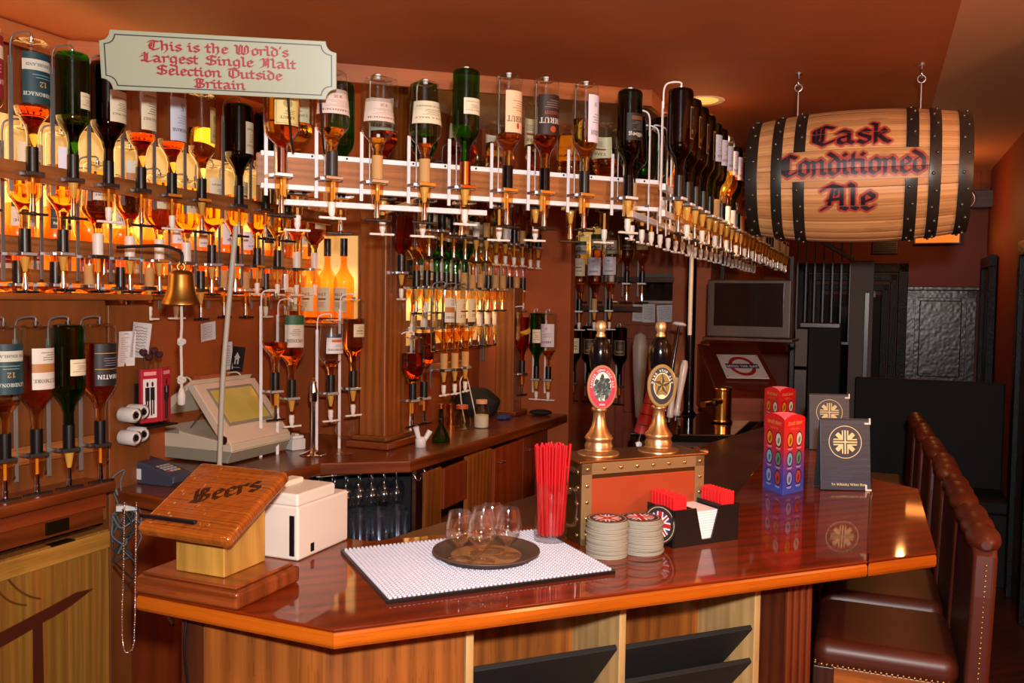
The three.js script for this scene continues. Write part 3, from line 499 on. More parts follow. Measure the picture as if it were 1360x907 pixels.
// ------------------------------------------------------------------ upturned bottles: mouth at y = 0, base on top
const SHAPE = { // [radius, height] up the outside, then the base
  std: [[0.014, 0], [0.014, 0.05], [0.017, 0.062], [0.0195, 0.072], [0.031, 0.09], [0.041, 0.106], [0.0435, 0.122], [0.0435, 0.284], [0.041, 0.293], [0.031, 0.297], [0.021, 0.291], [0, 0.284]],
  tall: [[0.0135, 0], [0.0135, 0.044], [0.0165, 0.056], [0.02, 0.066], [0.031, 0.082], [0.0365, 0.096], [0.0385, 0.112], [0.0385, 0.263], [0.036, 0.271], [0.028, 0.275], [0.019, 0.268], [0, 0.262]],
  round: [[0.014, 0], [0.014, 0.02], [0.017, 0.026], [0.026, 0.034], [0.04, 0.05], [0.0465, 0.072], [0.047, 0.09], [0.0465, 0.19], [0.044, 0.2], [0.036, 0.206], [0.025, 0.2], [0, 0.194]],
  flare: [[0.0135, 0], [0.0135, 0.03], [0.018, 0.042], [0.0195, 0.05], [0.03, 0.062], [0.0435, 0.08], [0.0455, 0.098], [0.039, 0.206], [0.0375, 0.222], [0.029, 0.228], [0.018, 0.22], [0, 0.214]],
  litre: [[0.014, 0], [0.014, 0.05], [0.018, 0.064], [0.022, 0.076], [0.036, 0.096], [0.046, 0.114], [0.0485, 0.132], [0.0485, 0.286], [0.046, 0.296], [0.034, 0.3], [0.022, 0.292], [0, 0.286]],
};
const shapeGeo = {}, fluidGeo = {}, labelGeo = {};
const topOf = (s) => Math.max(...SHAPE[s].map((p) => p[1]));
function glassGeo(s, seg) { const k = s + seg; return shapeGeo[k] ||= (() => { const c = new THREE.SplineCurve(SHAPE[s].slice(1, 7).map(([r, y]) => new THREE.Vector2(r, y))).getPoints(16).map((v) => [v.x, v.y]); return lathe([SHAPE[s][0], ...c, ...SHAPE[s].slice(7)], seg); })(); }
function liquidGeo(s, fill, seg) {
  return fluidGeo[s + fill + seg] ||= (() => {
    const c = new THREE.SplineCurve(SHAPE[s].slice(1, 7).map(([r, y]) => new THREE.Vector2(r, y))).getPoints(16).map((v) => [v.x, v.y]);
    const all = [SHAPE[s][0], ...c, ...SHAPE[s].slice(7, 8)].map(([r, y]) => [r - 0.0016, y]), pts = [[0, 0.012], [all[0][0], 0.012]];
    let last = all[0];
    for (const p of all.slice(1)) { if (p[1] >= fill) { const t = (fill - last[1]) / (p[1] - last[1] || 1); pts.push([ease(last[0], p[0], Math.max(0, t)), fill]); last = null; break; } pts.push(p); last = p; }
    if (last) fill = pts[pts.length - 1][1];
    pts.push([0, fill]);
    return lathe(pts, seg);
  })();
}
function labelPatch(s, y0, y1, half, off) { // wraps the body, faces +z, print upside down
  return labelGeo[[s, y0, y1, half, off]] ||= (() => {
    const r = (SHAPE[s][6][0] + SHAPE[s][7][0]) / 2 + 0.0009, g = new THREE.CylinderGeometry(r * (SHAPE[s][7][0] / r) + 0.0009, SHAPE[s][6][0] + 0.0009, y1 - y0, 16, 1, true, -half + off, 2 * half).translate(0, (y0 + y1) / 2, 0);
    const uv = g.attributes.uv; for (let i = 0; i < uv.count; i++) uv.setXY(i, 1 - uv.getX(i), 1 - uv.getY(i));
    return g;
  })();
}
M.amberThin = pane(1, 0.6, 0.16, 0.22); M.deepThin = pane(0.8, 0.34, 0.08, 0.22); M.paleThin = pane(1, 0.78, 0.32, 0.22);
const proto = {};
// kind: { s shape, g glass, q fluid, f fill height, l label, y0, y1, a half angle, o turn of the label, cap material }
function makeBottle(k, label, group) {
  const key = [k.s, k.g, k.q, k.f, k.l, k.y0, k.y1, k.a, k.o, k.cap, k.seg].join();
  if (proto[key]) return copy(proto[key], [0, 0, 0], 0, label, group, 'whisky_bottle');
  const seg = k.seg || 28, t = thing('whisky_bottle', label, 'bottle', [0, 0, 0], 0, group);
  part('glass', glassGeo(k.s, seg), M[k.g], t);
  if (k.q) part('liquor', liquidGeo(k.s, k.f, seg), (seg < 20 && M[k.q + 'Thin']) || M[k.q], t);
  if (k.l) part('label', labelPatch(k.s, k.y0 ?? topOf(k.s) * 0.5, k.y1 ?? topOf(k.s) * 0.84, k.a ?? 1.0, k.o ?? 0), LM[k.l], t);
  part('stopper', cyl(0.0158, 0.0158, -0.058, 0.016, 14), M[k.cap || 'black'], t);
  return proto[key] = t;
}
// ------------------------------------------------------------------ optics: bracket, measure, valve and push bar under a bottle
const op = {};
{ // shared pieces, mouth of the bottle at y = 0
  op.plate = bx(0.05, 0.011, 0.03, 0, -0.02, 0.004, 'x', 0.002); op.strip = bx(0.048, 0.0085, 0.003, 0, -0.0188, 0.0195, 'x', 0.0008); op.arm = bx(0.01, 0.008, 0.04, -0.026, -0.019, -0.026, 'x', 0);
  op.ring = lathe([[0.017, -0.02], [0.0185, -0.016], [0.0185, 0.004], [0.0165, 0.006]], 16);
  op.chamber = lathe([[0.0175, -0.02], [0.0172, -0.03], [0.015, -0.05], [0.0125, -0.066], [0.009, -0.07]], 18);
  op.tube = cyl(0.0042, 0.0042, -0.068, -0.024, 10); op.cone = cyl(0.0055, 0.0125, -0.058, -0.022, 14);
  op.valve = merge([cyl(0.0088, 0.0088, -0.093, -0.069, 14), cyl(0.0098, 0.0098, -0.079, -0.074, 14), cyl(0.0062, 0.0088, -0.101, -0.093, 12)]);
  op.valveThin = merge([cyl(0.0062, 0.0062, -0.088, -0.06, 12), cyl(0.0078, 0.0078, -0.1, -0.086, 12)]);
  op.bar = merge([new RoundedBoxGeometry(0.072, 0.006, 0.01, 1, 0.002).translate(0, -0.106, 0.004), cyl(0.005, 0.005, -0.108, -0.098, 8), new RoundedBoxGeometry(0.012, 0.008, 0.016, 1, 0.002).translate(0, -0.106, 0.004)]);
  for (const n of ['chamber', 'tube', 'cone', 'valve', 'valveThin', 'bar']) op[n].translate(0, 0.02, 0).scale(1.06, 1.17, 1.06).translate(0, -0.02, 0);
  op.pin = merge([cyl(0.0014, 0.0014, -0.064, -0.03, 5).translate(0.024, 0, -0.002), cyl(0.003, 0.003, -0.067, -0.061, 6).translate(0.024, 0, -0.002)]);
}
const railGeo = (lo, hi) => bx(0.012, hi - lo, 0.003, -0.034, lo, -0.044, 'y', 0.0006), hookGeo = (top) => tube([[-0.034, top - 0.06, -0.042], [-0.034, top - 0.01, -0.042], [-0.03, top + 0.012, -0.036], [-0.015, top + 0.02, -0.018], [0, top + 0.019, 0], [0, top + 0.004, 0]], 0.0028, 22, 6), nubGeo = (top) => cyl(0.006, 0.008, top - 0.004, top + 0.008, 10);
const opticProto = {};
// o: { top bottle height, white push bar, plate material, cone, lo lower end of the rail, rail material }
function makeOptic(o, label, group) {
  const key = JSON.stringify(o);
  if (opticProto[key]) return copy(opticProto[key], [0, 0, 0], 0, label, group, 'spirit_optic');
  const t = thing('spirit_optic', label, 'spirit optic', [0, 0, 0], 0, group);
  if (o.top) { part('rail', railGeo(o.lo ?? -0.09, o.top - 0.04), M[o.rail || 'railGrey'], t); const h = part('hook', hookGeo(o.top), M[o.rail || 'railGrey'], t); part('nub', nubGeo(o.top), M.steel, h); }
  if (o.pair) { for (const x of [-0.026, 0.024]) part('upright', bx(0.0095, 0.19, 0.004, x, -0.065, -0.046, 'y', 0.0006), M.railWhite, t); const h = part('hook', tube([[0, -0.02, -0.05], [0, o.pair - 0.02, -0.05], [0, o.pair + 0.008, -0.04], [0, o.pair + 0.012, -0.012], [0, o.pair + 0.004, 0]], 0.0026, 24, 6), M.steel, t); part('nub', nubGeo(o.pair), M.white, h); }
  part('plate', op.plate, M[o.plate || 'steel'], t); part('arm', op.arm, M.steel, t); if (o.strip) part('strip', op.strip, M[o.strip], t);
  const c = part('measure', op.chamber, M[o.smoke ? 'smoke' : 'clearAmber'], t); if (o.cone) part('cone', op.cone, M.creamTube, c); else part('tube', op.tube, M[o.tube || 'yellowTube'], c);
  part('valve', o.white ? op.valve : op.valveThin, M[o.white ? 'whitePlastic' : 'chrome'], t);
  part('push_bar', op.bar, M[o.white ? 'whitePlastic' : 'black'], t);
  if (o.pin) part('pin', op.pin, M.chrome, t);
  return opticProto[key] = t;
}
M.ruby2 = fluid(1, 0.22, 0.02, 0.04); M.glowAmber = pane(1, 0.68, 0.26); M.railGrey = std(0x7d7a78, 0.4, 0.5); M.railWhite = std(0xeeeef2, 0.3); M.orangeStrip = std(0xe08a28, 0.3, 0.2); M.silverStrip = std(0xdfe2e6, 0.25, 0.6); M.darkPlate = std(0x3b3a38, 0.4, 0.5);
// a bottle in its optic
function pour(x, y, z, turn, k, o, label, oLabel, group, oGroup) {
  const b = makeBottle(k, label, group); b.position.set(x, y + (o.up ?? 0.04), z); b.rotation.set(0, turn, 0);
  const q = makeOptic(o.rail === 'pair' ? { ...o, pair: topOf(k.s) + (o.up ?? 0.04) } : o.bare ? o : { ...o, top: topOf(k.s) + (o.up ?? 0.04) }, oLabel, oGroup); q.position.set(x, y, z); q.rotation.set(0, turn, 0);
}
const TONE = { amber: 'amber', deep: 'dark amber', pale: 'pale gold', ruby: 'ruby' }, GLASS = { clear: 'clear', green: 'green', darkGlass: 'nearly black', bottleGreen: 'dark green' };
const pick = (a) => a[(R() * a.length) | 0];
function randomKind(seg = 20) {
  const g = pick(['clear', 'clear', 'clear', 'clear', 'green', 'bottleGreen', 'darkGlass']), s = pick(['std', 'std', 'tall', 'flare', 'round']);
  return { s, g, q: g === 'darkGlass' ? null : pick(['amber', 'amber', 'pale', 'deep']), f: pick([0.11, 0.14, 0.18]), l: pick(['creamSmall', 'plain', 'white', 'bandedWhite', 'black', 'gold', 'sherry']), cap: pick(['black', 'black', 'cork', 'whitePlastic']), seg };
}
const randomOptic = (pin) => { const white = R() < 0.5; return { white, cone: R() < 0.4, strip: pick([null, 'silverStrip', 'orangeStrip', 'silverStrip']) || undefined, tube: pick(['creamTube', 'yellowTube']), plate: pick(['steel', 'darkPlate']), pin: pin && R() < 0.6 }; };
const say = (k) => (k.q && k.g === 'clear' ? TONE[k.q] : GLASS[k.g]) + ' bottle';
// a run of bottles; where = wording after the count
function run(list, y, turn, kinds, optics, where, from, group) {
  list.forEach(([x, z], i) => {
    const k = kinds(i), o = optics(i), y1 = y + (R() - 0.5) * 0.008, tt = turn + (R() - 0.5) * 0.16;
    pour(x, y1, z, tt, k, o, `${say(k)}, ${ORD[i]} from ${from} ${where}`, `${o.white ? 'white' : 'black'} bar optic, ${ORD[i]} from ${from} ${where}`, group, 'optics ' + where);
  });
}
const along = (c, e0, step, n) => Array.from({ length: n }, (_, i) => Q(c, e0 + step * i));
// horizontal boards and metal rails that carry the optics
function rack(name, label, x, y, z, turn, bars) {
  const t = thing(name, label, 'bottle rack', [x, y, z], turn);
  for (const [n, m, w, h, d, px, py, pz] of bars) part(n, bx(w, h, d, px, py, pz, 'x', 0.002), M[m], t);
  return t;
}

// --- the gantry over the aisle: oak board between white rails, facing the photographer
const GZ = -2.41;
{
  const t = rack('gantry_rack', 'overhead oak board with white metal rails hung below the cornice', 0.9, 1.86, GZ - 0.07, 0, [
    ['oak_board', 'railWood', 1.26, 0.088, 0.018, 0.02, 0.055, 0], ['rail', 'railWhite', 1.24, 0.014, 0.024, 0.02, 0.134, 0.006], ['rail', 'railWhite', 1.24, 0.014, 0.024, 0.02, 0.048, 0.006], ['rail', 'railWhite', 0.62, 0.016, 0.02, -0.24, 0.012, -0.05]]);
  part('stay', bx(0.014, 0.02, 0.98, -0.04, 0.075, -0.5, 'z', 0.002), M.railWhite, t);
  for (let i = 0; i < 13; i++) part('screw', cyl(0.003, 0.003, 0, 0.002, 8).rotateX(Math.PI / 2).translate(-0.56 + i * 0.095, 0.141, 0.0185), M.iron, t);
  const U = [
    [0.346, { s: 'round', g: 'clear', q: 'amber', f: 0.18, l: 'yellowCream', y0: 0.07, y1: 0.15, a: 0.72, cap: 'chrome' }, 'round clear bottle full of glowing amber whisky under the cream sign'],
    [0.478, { s: 'flare', g: 'clear', q: 'amber', f: 0.075, l: 'pinkCream', y0: 0.11, y1: 0.175, a: 1.5, cap: 'darkPlate' }, 'clear bottle with pinkish label half hidden by the sign corner'],
    [0.604, { s: 'flare', g: 'clear', q: 'amber', f: 0.062, l: 'pinkCream', y0: 0.103, y1: 0.165, a: 1.4, cap: 'cork' }, 'clear nearly empty bottle with pinkish label, next past the sign'],
    [0.738, { s: 'flare', g: 'clear', q: 'deep', f: 0.057, l: 'creamSmall', y0: 0.108, y1: 0.17, a: 1.4, cap: 'cork' }, 'clear nearly empty bottle with cream label beside the green one'],
    [0.857, { s: 'tall', g: 'green', q: null, l: 'creamSmall', y0: 0.145, y1: 0.19, a: 0.8, o: 0.1, cap: 'copper' }, 'bright green glass bottle with small cream label on the gantry'],
    [0.991, { s: 'tall', g: 'clear', q: 'amber', f: 0.105, l: 'amrut', y0: 0.107, y1: 0.226, a: 1.0, o: 0.2, cap: 'glossBlack' }, 'clear bottle with tall peach label hanging in the gantry'],
    [1.108, { s: 'tall', g: 'clear', q: 'deep', f: 0.11, l: 'amrutDark', y0: 0.11, y1: 0.226, a: 1.25, cap: 'glossBlack' }, 'bottle with dark brown label and white lettering on the gantry'],
    [1.238, { s: 'tall', g: 'clear', q: 'pale', f: 0.17, l: 'white', y0: 0.098, y1: 0.238, a: 0.66, o: 0.2, cap: 'black' }, 'bottle of gold whisky with narrow tall white label on the gantry'],
    [1.395, { s: 'tall', g: 'bottleGreen', q: null, l: 'ardbeg', y0: 0.118, y1: 0.2, a: 1.1, o: 0.15, cap: 'glossBlack' }, 'very dark green bottle with black label at the end of the gantry'],
  ];
  U.forEach(([x, k, label], i) => pour(x, 1.952, GZ + 0.005 * Math.sin(i * 2.1), 0.2, k, { white: [0, 1, 0, 0, 1, 0, 0, 0, 1][i] > 0, cone: i === 4 || i === 8 || i === 3, strip: ['railWhite', 'steel', 'steel', 'orangeStrip', 'copper', 'orangeStrip', 'orangeStrip', 'orangeStrip', 'whitePlastic'][i], rail: 'pair' }, label, `bar optic under the ${ORD[i]} bottle from the cream sign along the front of the gantry`, 'bottles along the front of the gantry', 'optics along the front of the gantry'));
  // the other side of the gantry
  run(Array.from({ length: 9 }, (_, i) => [0.42 + i * 0.125, GZ - 0.2]), 1.93, Math.PI, (i) => { const k = randomKind(); if (i === 1) { k.g = 'green'; k.q = null; } return k; }, (i) => ({ ...randomOptic(), white: i % 3 !== 1, bare: true }), 'on the back of the overhead gantry', 'the sign end', 'bottles on the back of the gantry');
}
// --- backlit wall rack, three staggered tiers
{
  const len = 2.3 * S2, mid = Q(-3.02, 3.35);
  const t = rack('wall_rack', 'brown three tier rail rack carrying the bottles before the glowing panel', mid[0], 1.62, mid[1], T45, [
    ['rail_board', 'railWood', len, 0.05, 0.016, 0, 0.3, -0.0], ['rail_board', 'railWood', len + 0.2, 0.05, 0.012, 0.1, 0.11, -0.122], ['rail_board', 'railWood', len, 0.04, 0.012, 0.1, 0.03, -0.222]]);
  for (const x of [-0.78, 0.86]) { part('bracket', bx(0.02, 0.36, 0.02, x, -0.0, -0.235, 'y', 0.002), M.railGrey, t); part('bracket', bx(0.02, 0.02, 0.26, x, 0.315, -0.115, 'z', 0.002), M.railGrey, t); }
  const H = [
    [[-0.36, -2.61], { s: 'std', g: 'clear', q: 'deep', f: 0.1, l: 'red', y0: 0.12, y1: 0.275, a: 1.3 }, 'bottle with a dark red label cut by the edge of the picture'],
    [[-0.262, -2.70], { s: 'std', g: 'clear', q: 'deep', f: 0.117, l: 'teal', y0: 0.125, y1: 0.258, a: 1.2, o: 0.25 }, 'dark bottle with a teal label, first clear of the picture edge on the top tier'],
    [[-0.17, -2.79], { s: 'std', g: 'green', q: 'deep', f: 0.12, l: 'creamSmall', y0: 0.14, y1: 0.185, a: 0.6, o: 0.6 }, 'green bottle half full of dark whisky beside the teal label bottle'],
    [[-0.082, -2.875], { s: 'litre', g: 'darkGlass', q: 'amber', f: 0.11, l: 'creamSmall', y0: 0.125, y1: 0.215, a: 0.75, o: 0.35 }, 'blue black bottle with a cream label behind the sign corner'],
    [[0.006, -2.965], { s: 'std', g: 'clear', q: 'deep', f: 0.115, l: 'creamSmall', y0: 0.125, y1: 0.255, a: 0.8, o: 0.3 }, 'bottle with tall cream label, second below the sign on the top tier'],
    [[0.097, -3.06], { s: 'std', g: 'clear', q: 'deep', f: 0.112, l: 'whiteBlue', y0: 0.115, y1: 0.25, a: 0.9, o: 0.25 }, 'bottle with tall bluish white label, third below the sign on the top tier'],
    [[0.193, -3.155], { s: 'std', g: 'clear', q: 'pale', f: 0.18, l: 'yellowCream', y0: 0.13, y1: 0.25, a: 0.55, o: 0.6 }, 'clear bottle of yellow whisky, fourth below the sign on the top tier'],
    [[0.325, -3.285], { s: 'litre', g: 'darkGlass', q: null, l: 'creamSmall', y0: 0.125, y1: 0.235, a: 0.6, o: 0.45 }, 'fat black bottle with a cream label under the sign beside the gantry'],
    [[0.43, -3.39], { s: 'std', g: 'darkGlass', q: null, l: 'plain', y0: 0.13, y1: 0.22, a: 0.6, o: 0.6 }, 'dark bottle farthest along the top tier of the backlit rack'],
    [[0.52, -3.48], { s: 'std', g: 'clear', q: 'amber', f: 0.17, l: 'plain', y0: 0.13, y1: 0.22, a: 0.6, o: 0.6 }, 'amber bottle behind the gantry start, last on the top tier'],
  ];
  H.forEach(([[x, z], k, label], i) => pour(x, 1.95, z, T45 - 0.25, k, { white: i === 3 || i === 5, cone: i === 2 || i === 6, strip: i > 4 && i < 7 ? 'orangeStrip' : undefined, plate: 'darkPlate', rail: 'railGrey', lo: -0.06 }, label, `${i === 3 || i === 5 ? 'white' : 'black'} bar optic, ${ORD[i]} from the picture edge on the top tier of the backlit rack`, 'bottles on the top tier of the backlit rack', 'optics on the top tier of the backlit rack'));
  run(along(-3.12, 2.53, 0.178, 15), 1.745, T45, (i) => ({ s: pick(['std', 'flare', 'std']), g: 'clear', q: pick(['amber', 'amber', 'pale']), f: pick([0.16, 0.2]), l: pick(['plain', 'white', 'creamSmall', 'bandedWhite']), cap: pick(['black', 'black', 'whitePlastic']), seg: 22 }), (i) => ({ ...randomOptic(true), tube: 'creamTube', white: i >= 8 && i < 12 }), 'on the middle tier of the backlit rack', 'the picture edge', 'bottles on the middle tier of the backlit rack');
  run(along(-3.27, 2.62, 0.178, 13), 1.655, T45, () => ({ ...randomKind(18), g: 'clear', q: 'amber' }), (i) => ({ ...randomOptic(true), white: [1, 0, 1, 1, 1, 1, 0, 0, 0, 1, 0, 1, 1][i] > 0 }), 'on the lowest tier of the backlit rack', 'the picture edge', 'bottles on the lowest tier of the backlit rack');
}
// --- four bottles low on the brown panel
{
  const H = [
    [[-0.326, -2.628], { s: 'std', g: 'clear', q: 'amber', f: 0.1, l: 'teal', y0: 0.12, y1: 0.25, a: 1.2 }, 'bottle with white and teal label, lowest row at the picture edge'],
    [[-0.258, -2.692], { s: 'std', g: 'clear', q: 'amber', f: 0.215, l: 'bandedWhite', y0: 0.125, y1: 0.235, a: 0.95, o: 0.3 }, 'amber bottle with two white label bands, lowest row beside the green bottle'],
    [[-0.184, -2.752], { s: 'std', g: 'green', q: null, l: 'creamSmall', y0: 0.155, y1: 0.2, a: 0.75, o: 0.4 }, 'green bottle in the lowest row over the side cupboard'],
    [[-0.107, -2.817], { s: 'std', g: 'clear', q: 'amber', f: 0.24, l: 'black', y0: 0.12, y1: 0.24, a: 1.1, o: 0.3 }, 'amber bottle with black label in the lowest row near the paper notice'],
  ];
  H.forEach(([[x, z], k, label], i) => pour(x, 1.197, z, T45 - 0.25, k, { white: false, cone: i === 2, plate: 'darkPlate', rail: 'railGrey', lo: -0.09, pin: true }, label, `black bar optic, ${ORD[i]} from the picture edge in the lowest row on the brown panel`, 'bottles in the lowest row on the brown panel', 'optics in the lowest row'));
  const m = Q(-3.03, 2.45); rack('low_rack', 'short brown rail on the panel behind the lowest four bottles', m[0], 1.15, m[1], T45, [['rail_board', 'railWood', 0.5, 0.05, 0.014, 0, 0, 0]]);
}
// --- bottles on stands between till and pillar
{
  const H = [
    [[0.462, -3.362], { s: 'litre', g: 'clear', q: 'amber', f: 0.13, l: null }, 'large clear bottle of amber whisky behind the till'],
    [[0.528, -3.40], { s: 'litre', g: 'clear', q: 'amber', f: 0.14, l: 'sherry', y0: 0.14, y1: 0.26, a: 0.8, o: -0.3 }, 'large clear bottle with cream and green label beside the till screen'],
    [[0.675, -3.40], { s: 'flare', g: 'clear', q: 'amber', f: 0.07, l: 'blueOrange', y0: 0.1, y1: 0.175, a: 1.0 }, 'clear bottle with white label and orange mark before the oak pillar'],
    [[0.775, -3.46], { s: 'std', g: 'clear', q: 'amber', f: 0.22, l: 'plain', y0: 0.15, y1: 0.2, a: 0.6 }, 'amber bottle touching the near side of the oak pillar'],
  ];
  H.forEach(([[x, z], k, label], i) => pour(x, [1.282, 1.25, 1.265, 1.275][i], z, 0.4, k, { white: i > 0, cone: i !== 0, strip: 'silverStrip', rail: 'railWhite', lo: -0.25 + [-0.012, 0.02, 0.005, -0.005][i] }, label, `optic with ${i ? 'white' : 'black'} bar under the ${['unlabelled large bottle behind the till', 'bottle with cream and green label', 'bottle with the orange mark', 'amber bottle at the pillar'][i]}`, 'bottles on stands between till and pillar', 'optics between till and pillar'));
  const G = [[[1.03, -3.5], { s: 'round', g: 'clear', q: 'deep', f: 0.14, l: 'amrutDark', y0: 0.08, y1: 0.17, a: 0.7, o: 0.8 }, 'squat dark amber bottle on the far side of the oak pillar'], [[1.1, -3.57], { s: 'std', g: 'clear', q: 'deep', f: 0.22, l: 'gold', y0: 0.14, y1: 0.23, a: 0.7, o: 0.5 }, 'dark bottle second past the oak pillar, above the counter jars']];
  G.forEach(([[x, z], k, label], i) => pour(x, 1.215, z, 0.5, k, { white: false, strip: 'silverStrip', rail: 'railWhite', lo: -0.19 }, label, `black bar optic ${ORD[i]} past the oak pillar above the counter jars`, 'bottles past the oak pillar', 'optics past the oak pillar'));
}
{
  const [x, z] = Q(-2.5, 4.44);
  pour(x, 1.735, z, T45, { s: 'round', g: 'clear', q: 'ruby2', f: 0.17, l: null, cap: 'black' }, { white: true, cone: true, strip: 'silverStrip', rail: 'railWhite', lo: -0.1 }, 'round bottle of orange red liqueur mounted on the oak pillar', 'white bar optic mounted on the face of the oak pillar');
}
// --- three long tiers beyond the pillar
{
  const mid = Q(-2.62, 5.45);
  const t = rack('far_rack', 'four rails carrying bottle tiers between the two oak pillars', mid[0], 1.3, mid[1], T45, [['rail_board', 'railWood', 1.3, 0.04, 0.01, 0, 0.58, 0.145], ['rail_board', 'railWood', 1.3, 0.04, 0.01, 0, 0.36, 0.034], ['rail_board', 'railWood', 1.3, 0.04, 0.01, 0, 0.18, -0.08], ['rail_board', 'railWood', 0.5, 0.03, 0.01, -0.4, 0.01, 0.11]]);
  for (const x of [-0.64, 0.6]) { part('bracket', bx(0.02, 0.64, 0.02, x, -0.02, -0.14, 'y', 0.002), M.railGrey, t); for (const [y, z] of [[0.59, 0.145], [0.37, 0.034], [0.19, -0.08]]) part('bracket', bx(0.014, 0.014, z + 0.14, x, y, (z - 0.14) / 2, 'z', 0.002), M.railGrey, t); }
  run(along(-2.33, 4.45, 0.158, 12), 1.905, T45, () => { const k = randomKind(16); if (R() < 0.5) { k.g = 'clear'; k.q = 'deep'; } return k; }, (i) => ({ ...randomOptic(), white: i > 5, strip: 'silverStrip' }), 'on the top tier past the oak pillar', 'the oak pillar', 'bottles on the top tier past the oak pillar');
  run(along(-2.49, 4.6, 0.13, 14), 1.68, T45, (i) => ({ ...randomKind(16), g: i > 1 && i < 6 ? 'green' : 'clear', q: i > 1 && i < 6 ? null : pick(['amber', 'pale', 'amber']), cap: pick(['black', 'black', 'cork']), s: 'std' }), (i) => ({ ...randomOptic(), white: i === 1 || i === 13, strip: 'silverStrip', tube: 'yellowTube' }), 'on the second tier past the oak pillar', 'the oak pillar', 'bottles on the second tier past the oak pillar');
  run(along(-2.65, 4.72, 0.142, 11), 1.5, T45, () => ({ ...randomKind(16), g: 'clear', q: pick(['amber', 'pale']), s: 'std' }), () => ({ ...randomOptic(), white: false, strip: 'silverStrip', tube: 'yellowTube' }), 'on the third tier past the oak pillar', 'the oak pillar', 'bottles on the third tier past the oak pillar');
  run(along(-2.38, 4.75, 0.15, 3), 1.33, T45, () => ({ ...randomKind(16), g: 'clear', q: 'amber', s: 'std' }), () => ({ ...randomOptic(), white: true, cone: true }), 'on the lowest tier past the oak pillar', 'the oak pillar', 'bottles on the lowest tier past the oak pillar');
  // fancy red bottle on the short pillar, green pair on the end wall
  const [x, z] = Q(-2.38, 6.02);
  pour(x, 1.25, z, 0.5, { s: 'tall', g: 'clear', q: 'ruby', f: 0.24, l: null, cap: 'black' }, { white: false, rail: 'railWhite', cone: false }, 'slender bottle of bright red liqueur on the short oak post', 'black bar optic under the bright red liqueur bottle');
  const sash = part('sash', new THREE.CylinderGeometry(0.0395, 0.0395, 0.026, 16, 1, true, -1.2, 2.2).rotateZ(0.42).translate(0, 0.17, 0), std(0xd8a83a, 0.4), scene); scene.remove(sash); scene.getObjectByName('whisky_bottle_' + String(taken.whisky_bottle - 1).padStart(3, '0')).add(sash);
  [[-2.335, { s: 'std', g: 'green', q: null, l: 'creamSmall', y0: 0.14, y1: 0.21, a: 0.5, o: 0.3 }, 'green bottle hanging on the orange end wall'], [-2.24, { s: 'std', g: 'clear', q: 'amber', f: 0.1, l: 'white', y0: 0.12, y1: 0.24, a: 1 }, 'white label bottle beside the green one on the end wall']].forEach(([c, k, label], i) => { const [px, pz] = Q(c, 6.2); pour(px, 1.215, pz, -T45, k, { white: true, cone: true, strip: 'silverStrip', rail: 'railWhite' }, label, `white bar optic under the ${i ? 'white label bottle' : 'green bottle'} on the end wall`); });
}
// --- small racks in the recess past the end wall
{
  run(Array.from({ length: 5 }, (_, i) => Q(-2.27 + i * 0.128, 7.06)), 1.735, -T45, () => ({ ...randomKind(14), g: pick(['clear', 'clear', 'green', 'clear']) }), () => ({ ...randomOptic(), strip: 'railWhite' }), 'in the upper recess rack', 'the end wall', 'bottles in the upper recess rack');
  run(Array.from({ length: 4 }, (_, i) => Q(-2.37 + i * 0.128, 6.92)), 1.575, -T45, () => ({ ...randomKind(14), g: 'clear', q: pick(['deep', 'amber']) }), () => ({ ...randomOptic(), strip: 'railWhite', white: true }), 'in the lower recess rack', 'the end wall', 'bottles in the lower recess rack');
  const m = Q(-2.05, 7.12); rack('recess_rack', 'pair of dark rails in the recess past the end wall', m[0], 1.56, m[1], -T45, [['rail_board', 'darkWood', 0.7, 0.03, 0.014, 0.03, 0.17, 0], ['rail_board', 'darkWood', 0.6, 0.03, 0.014, -0.1, 0.0, 0]]);
  run(Array.from({ length: 4 }, (_, i) => Q(-2.38 + i * 0.135, 7.22)), 1.13, -T45, (i) => ({ s: 'std', g: 'darkGlass', q: null, l: i % 2 ? 'gold' : 'plain', a: 0.7, o: 0.3, y0: 0.13, y1: 0.22, seg: 16 }), () => ({ white: false, rail: 'railWhite' }), 'behind the beer pumps', 'the end wall', 'dark bottles behind the beer pumps');
}
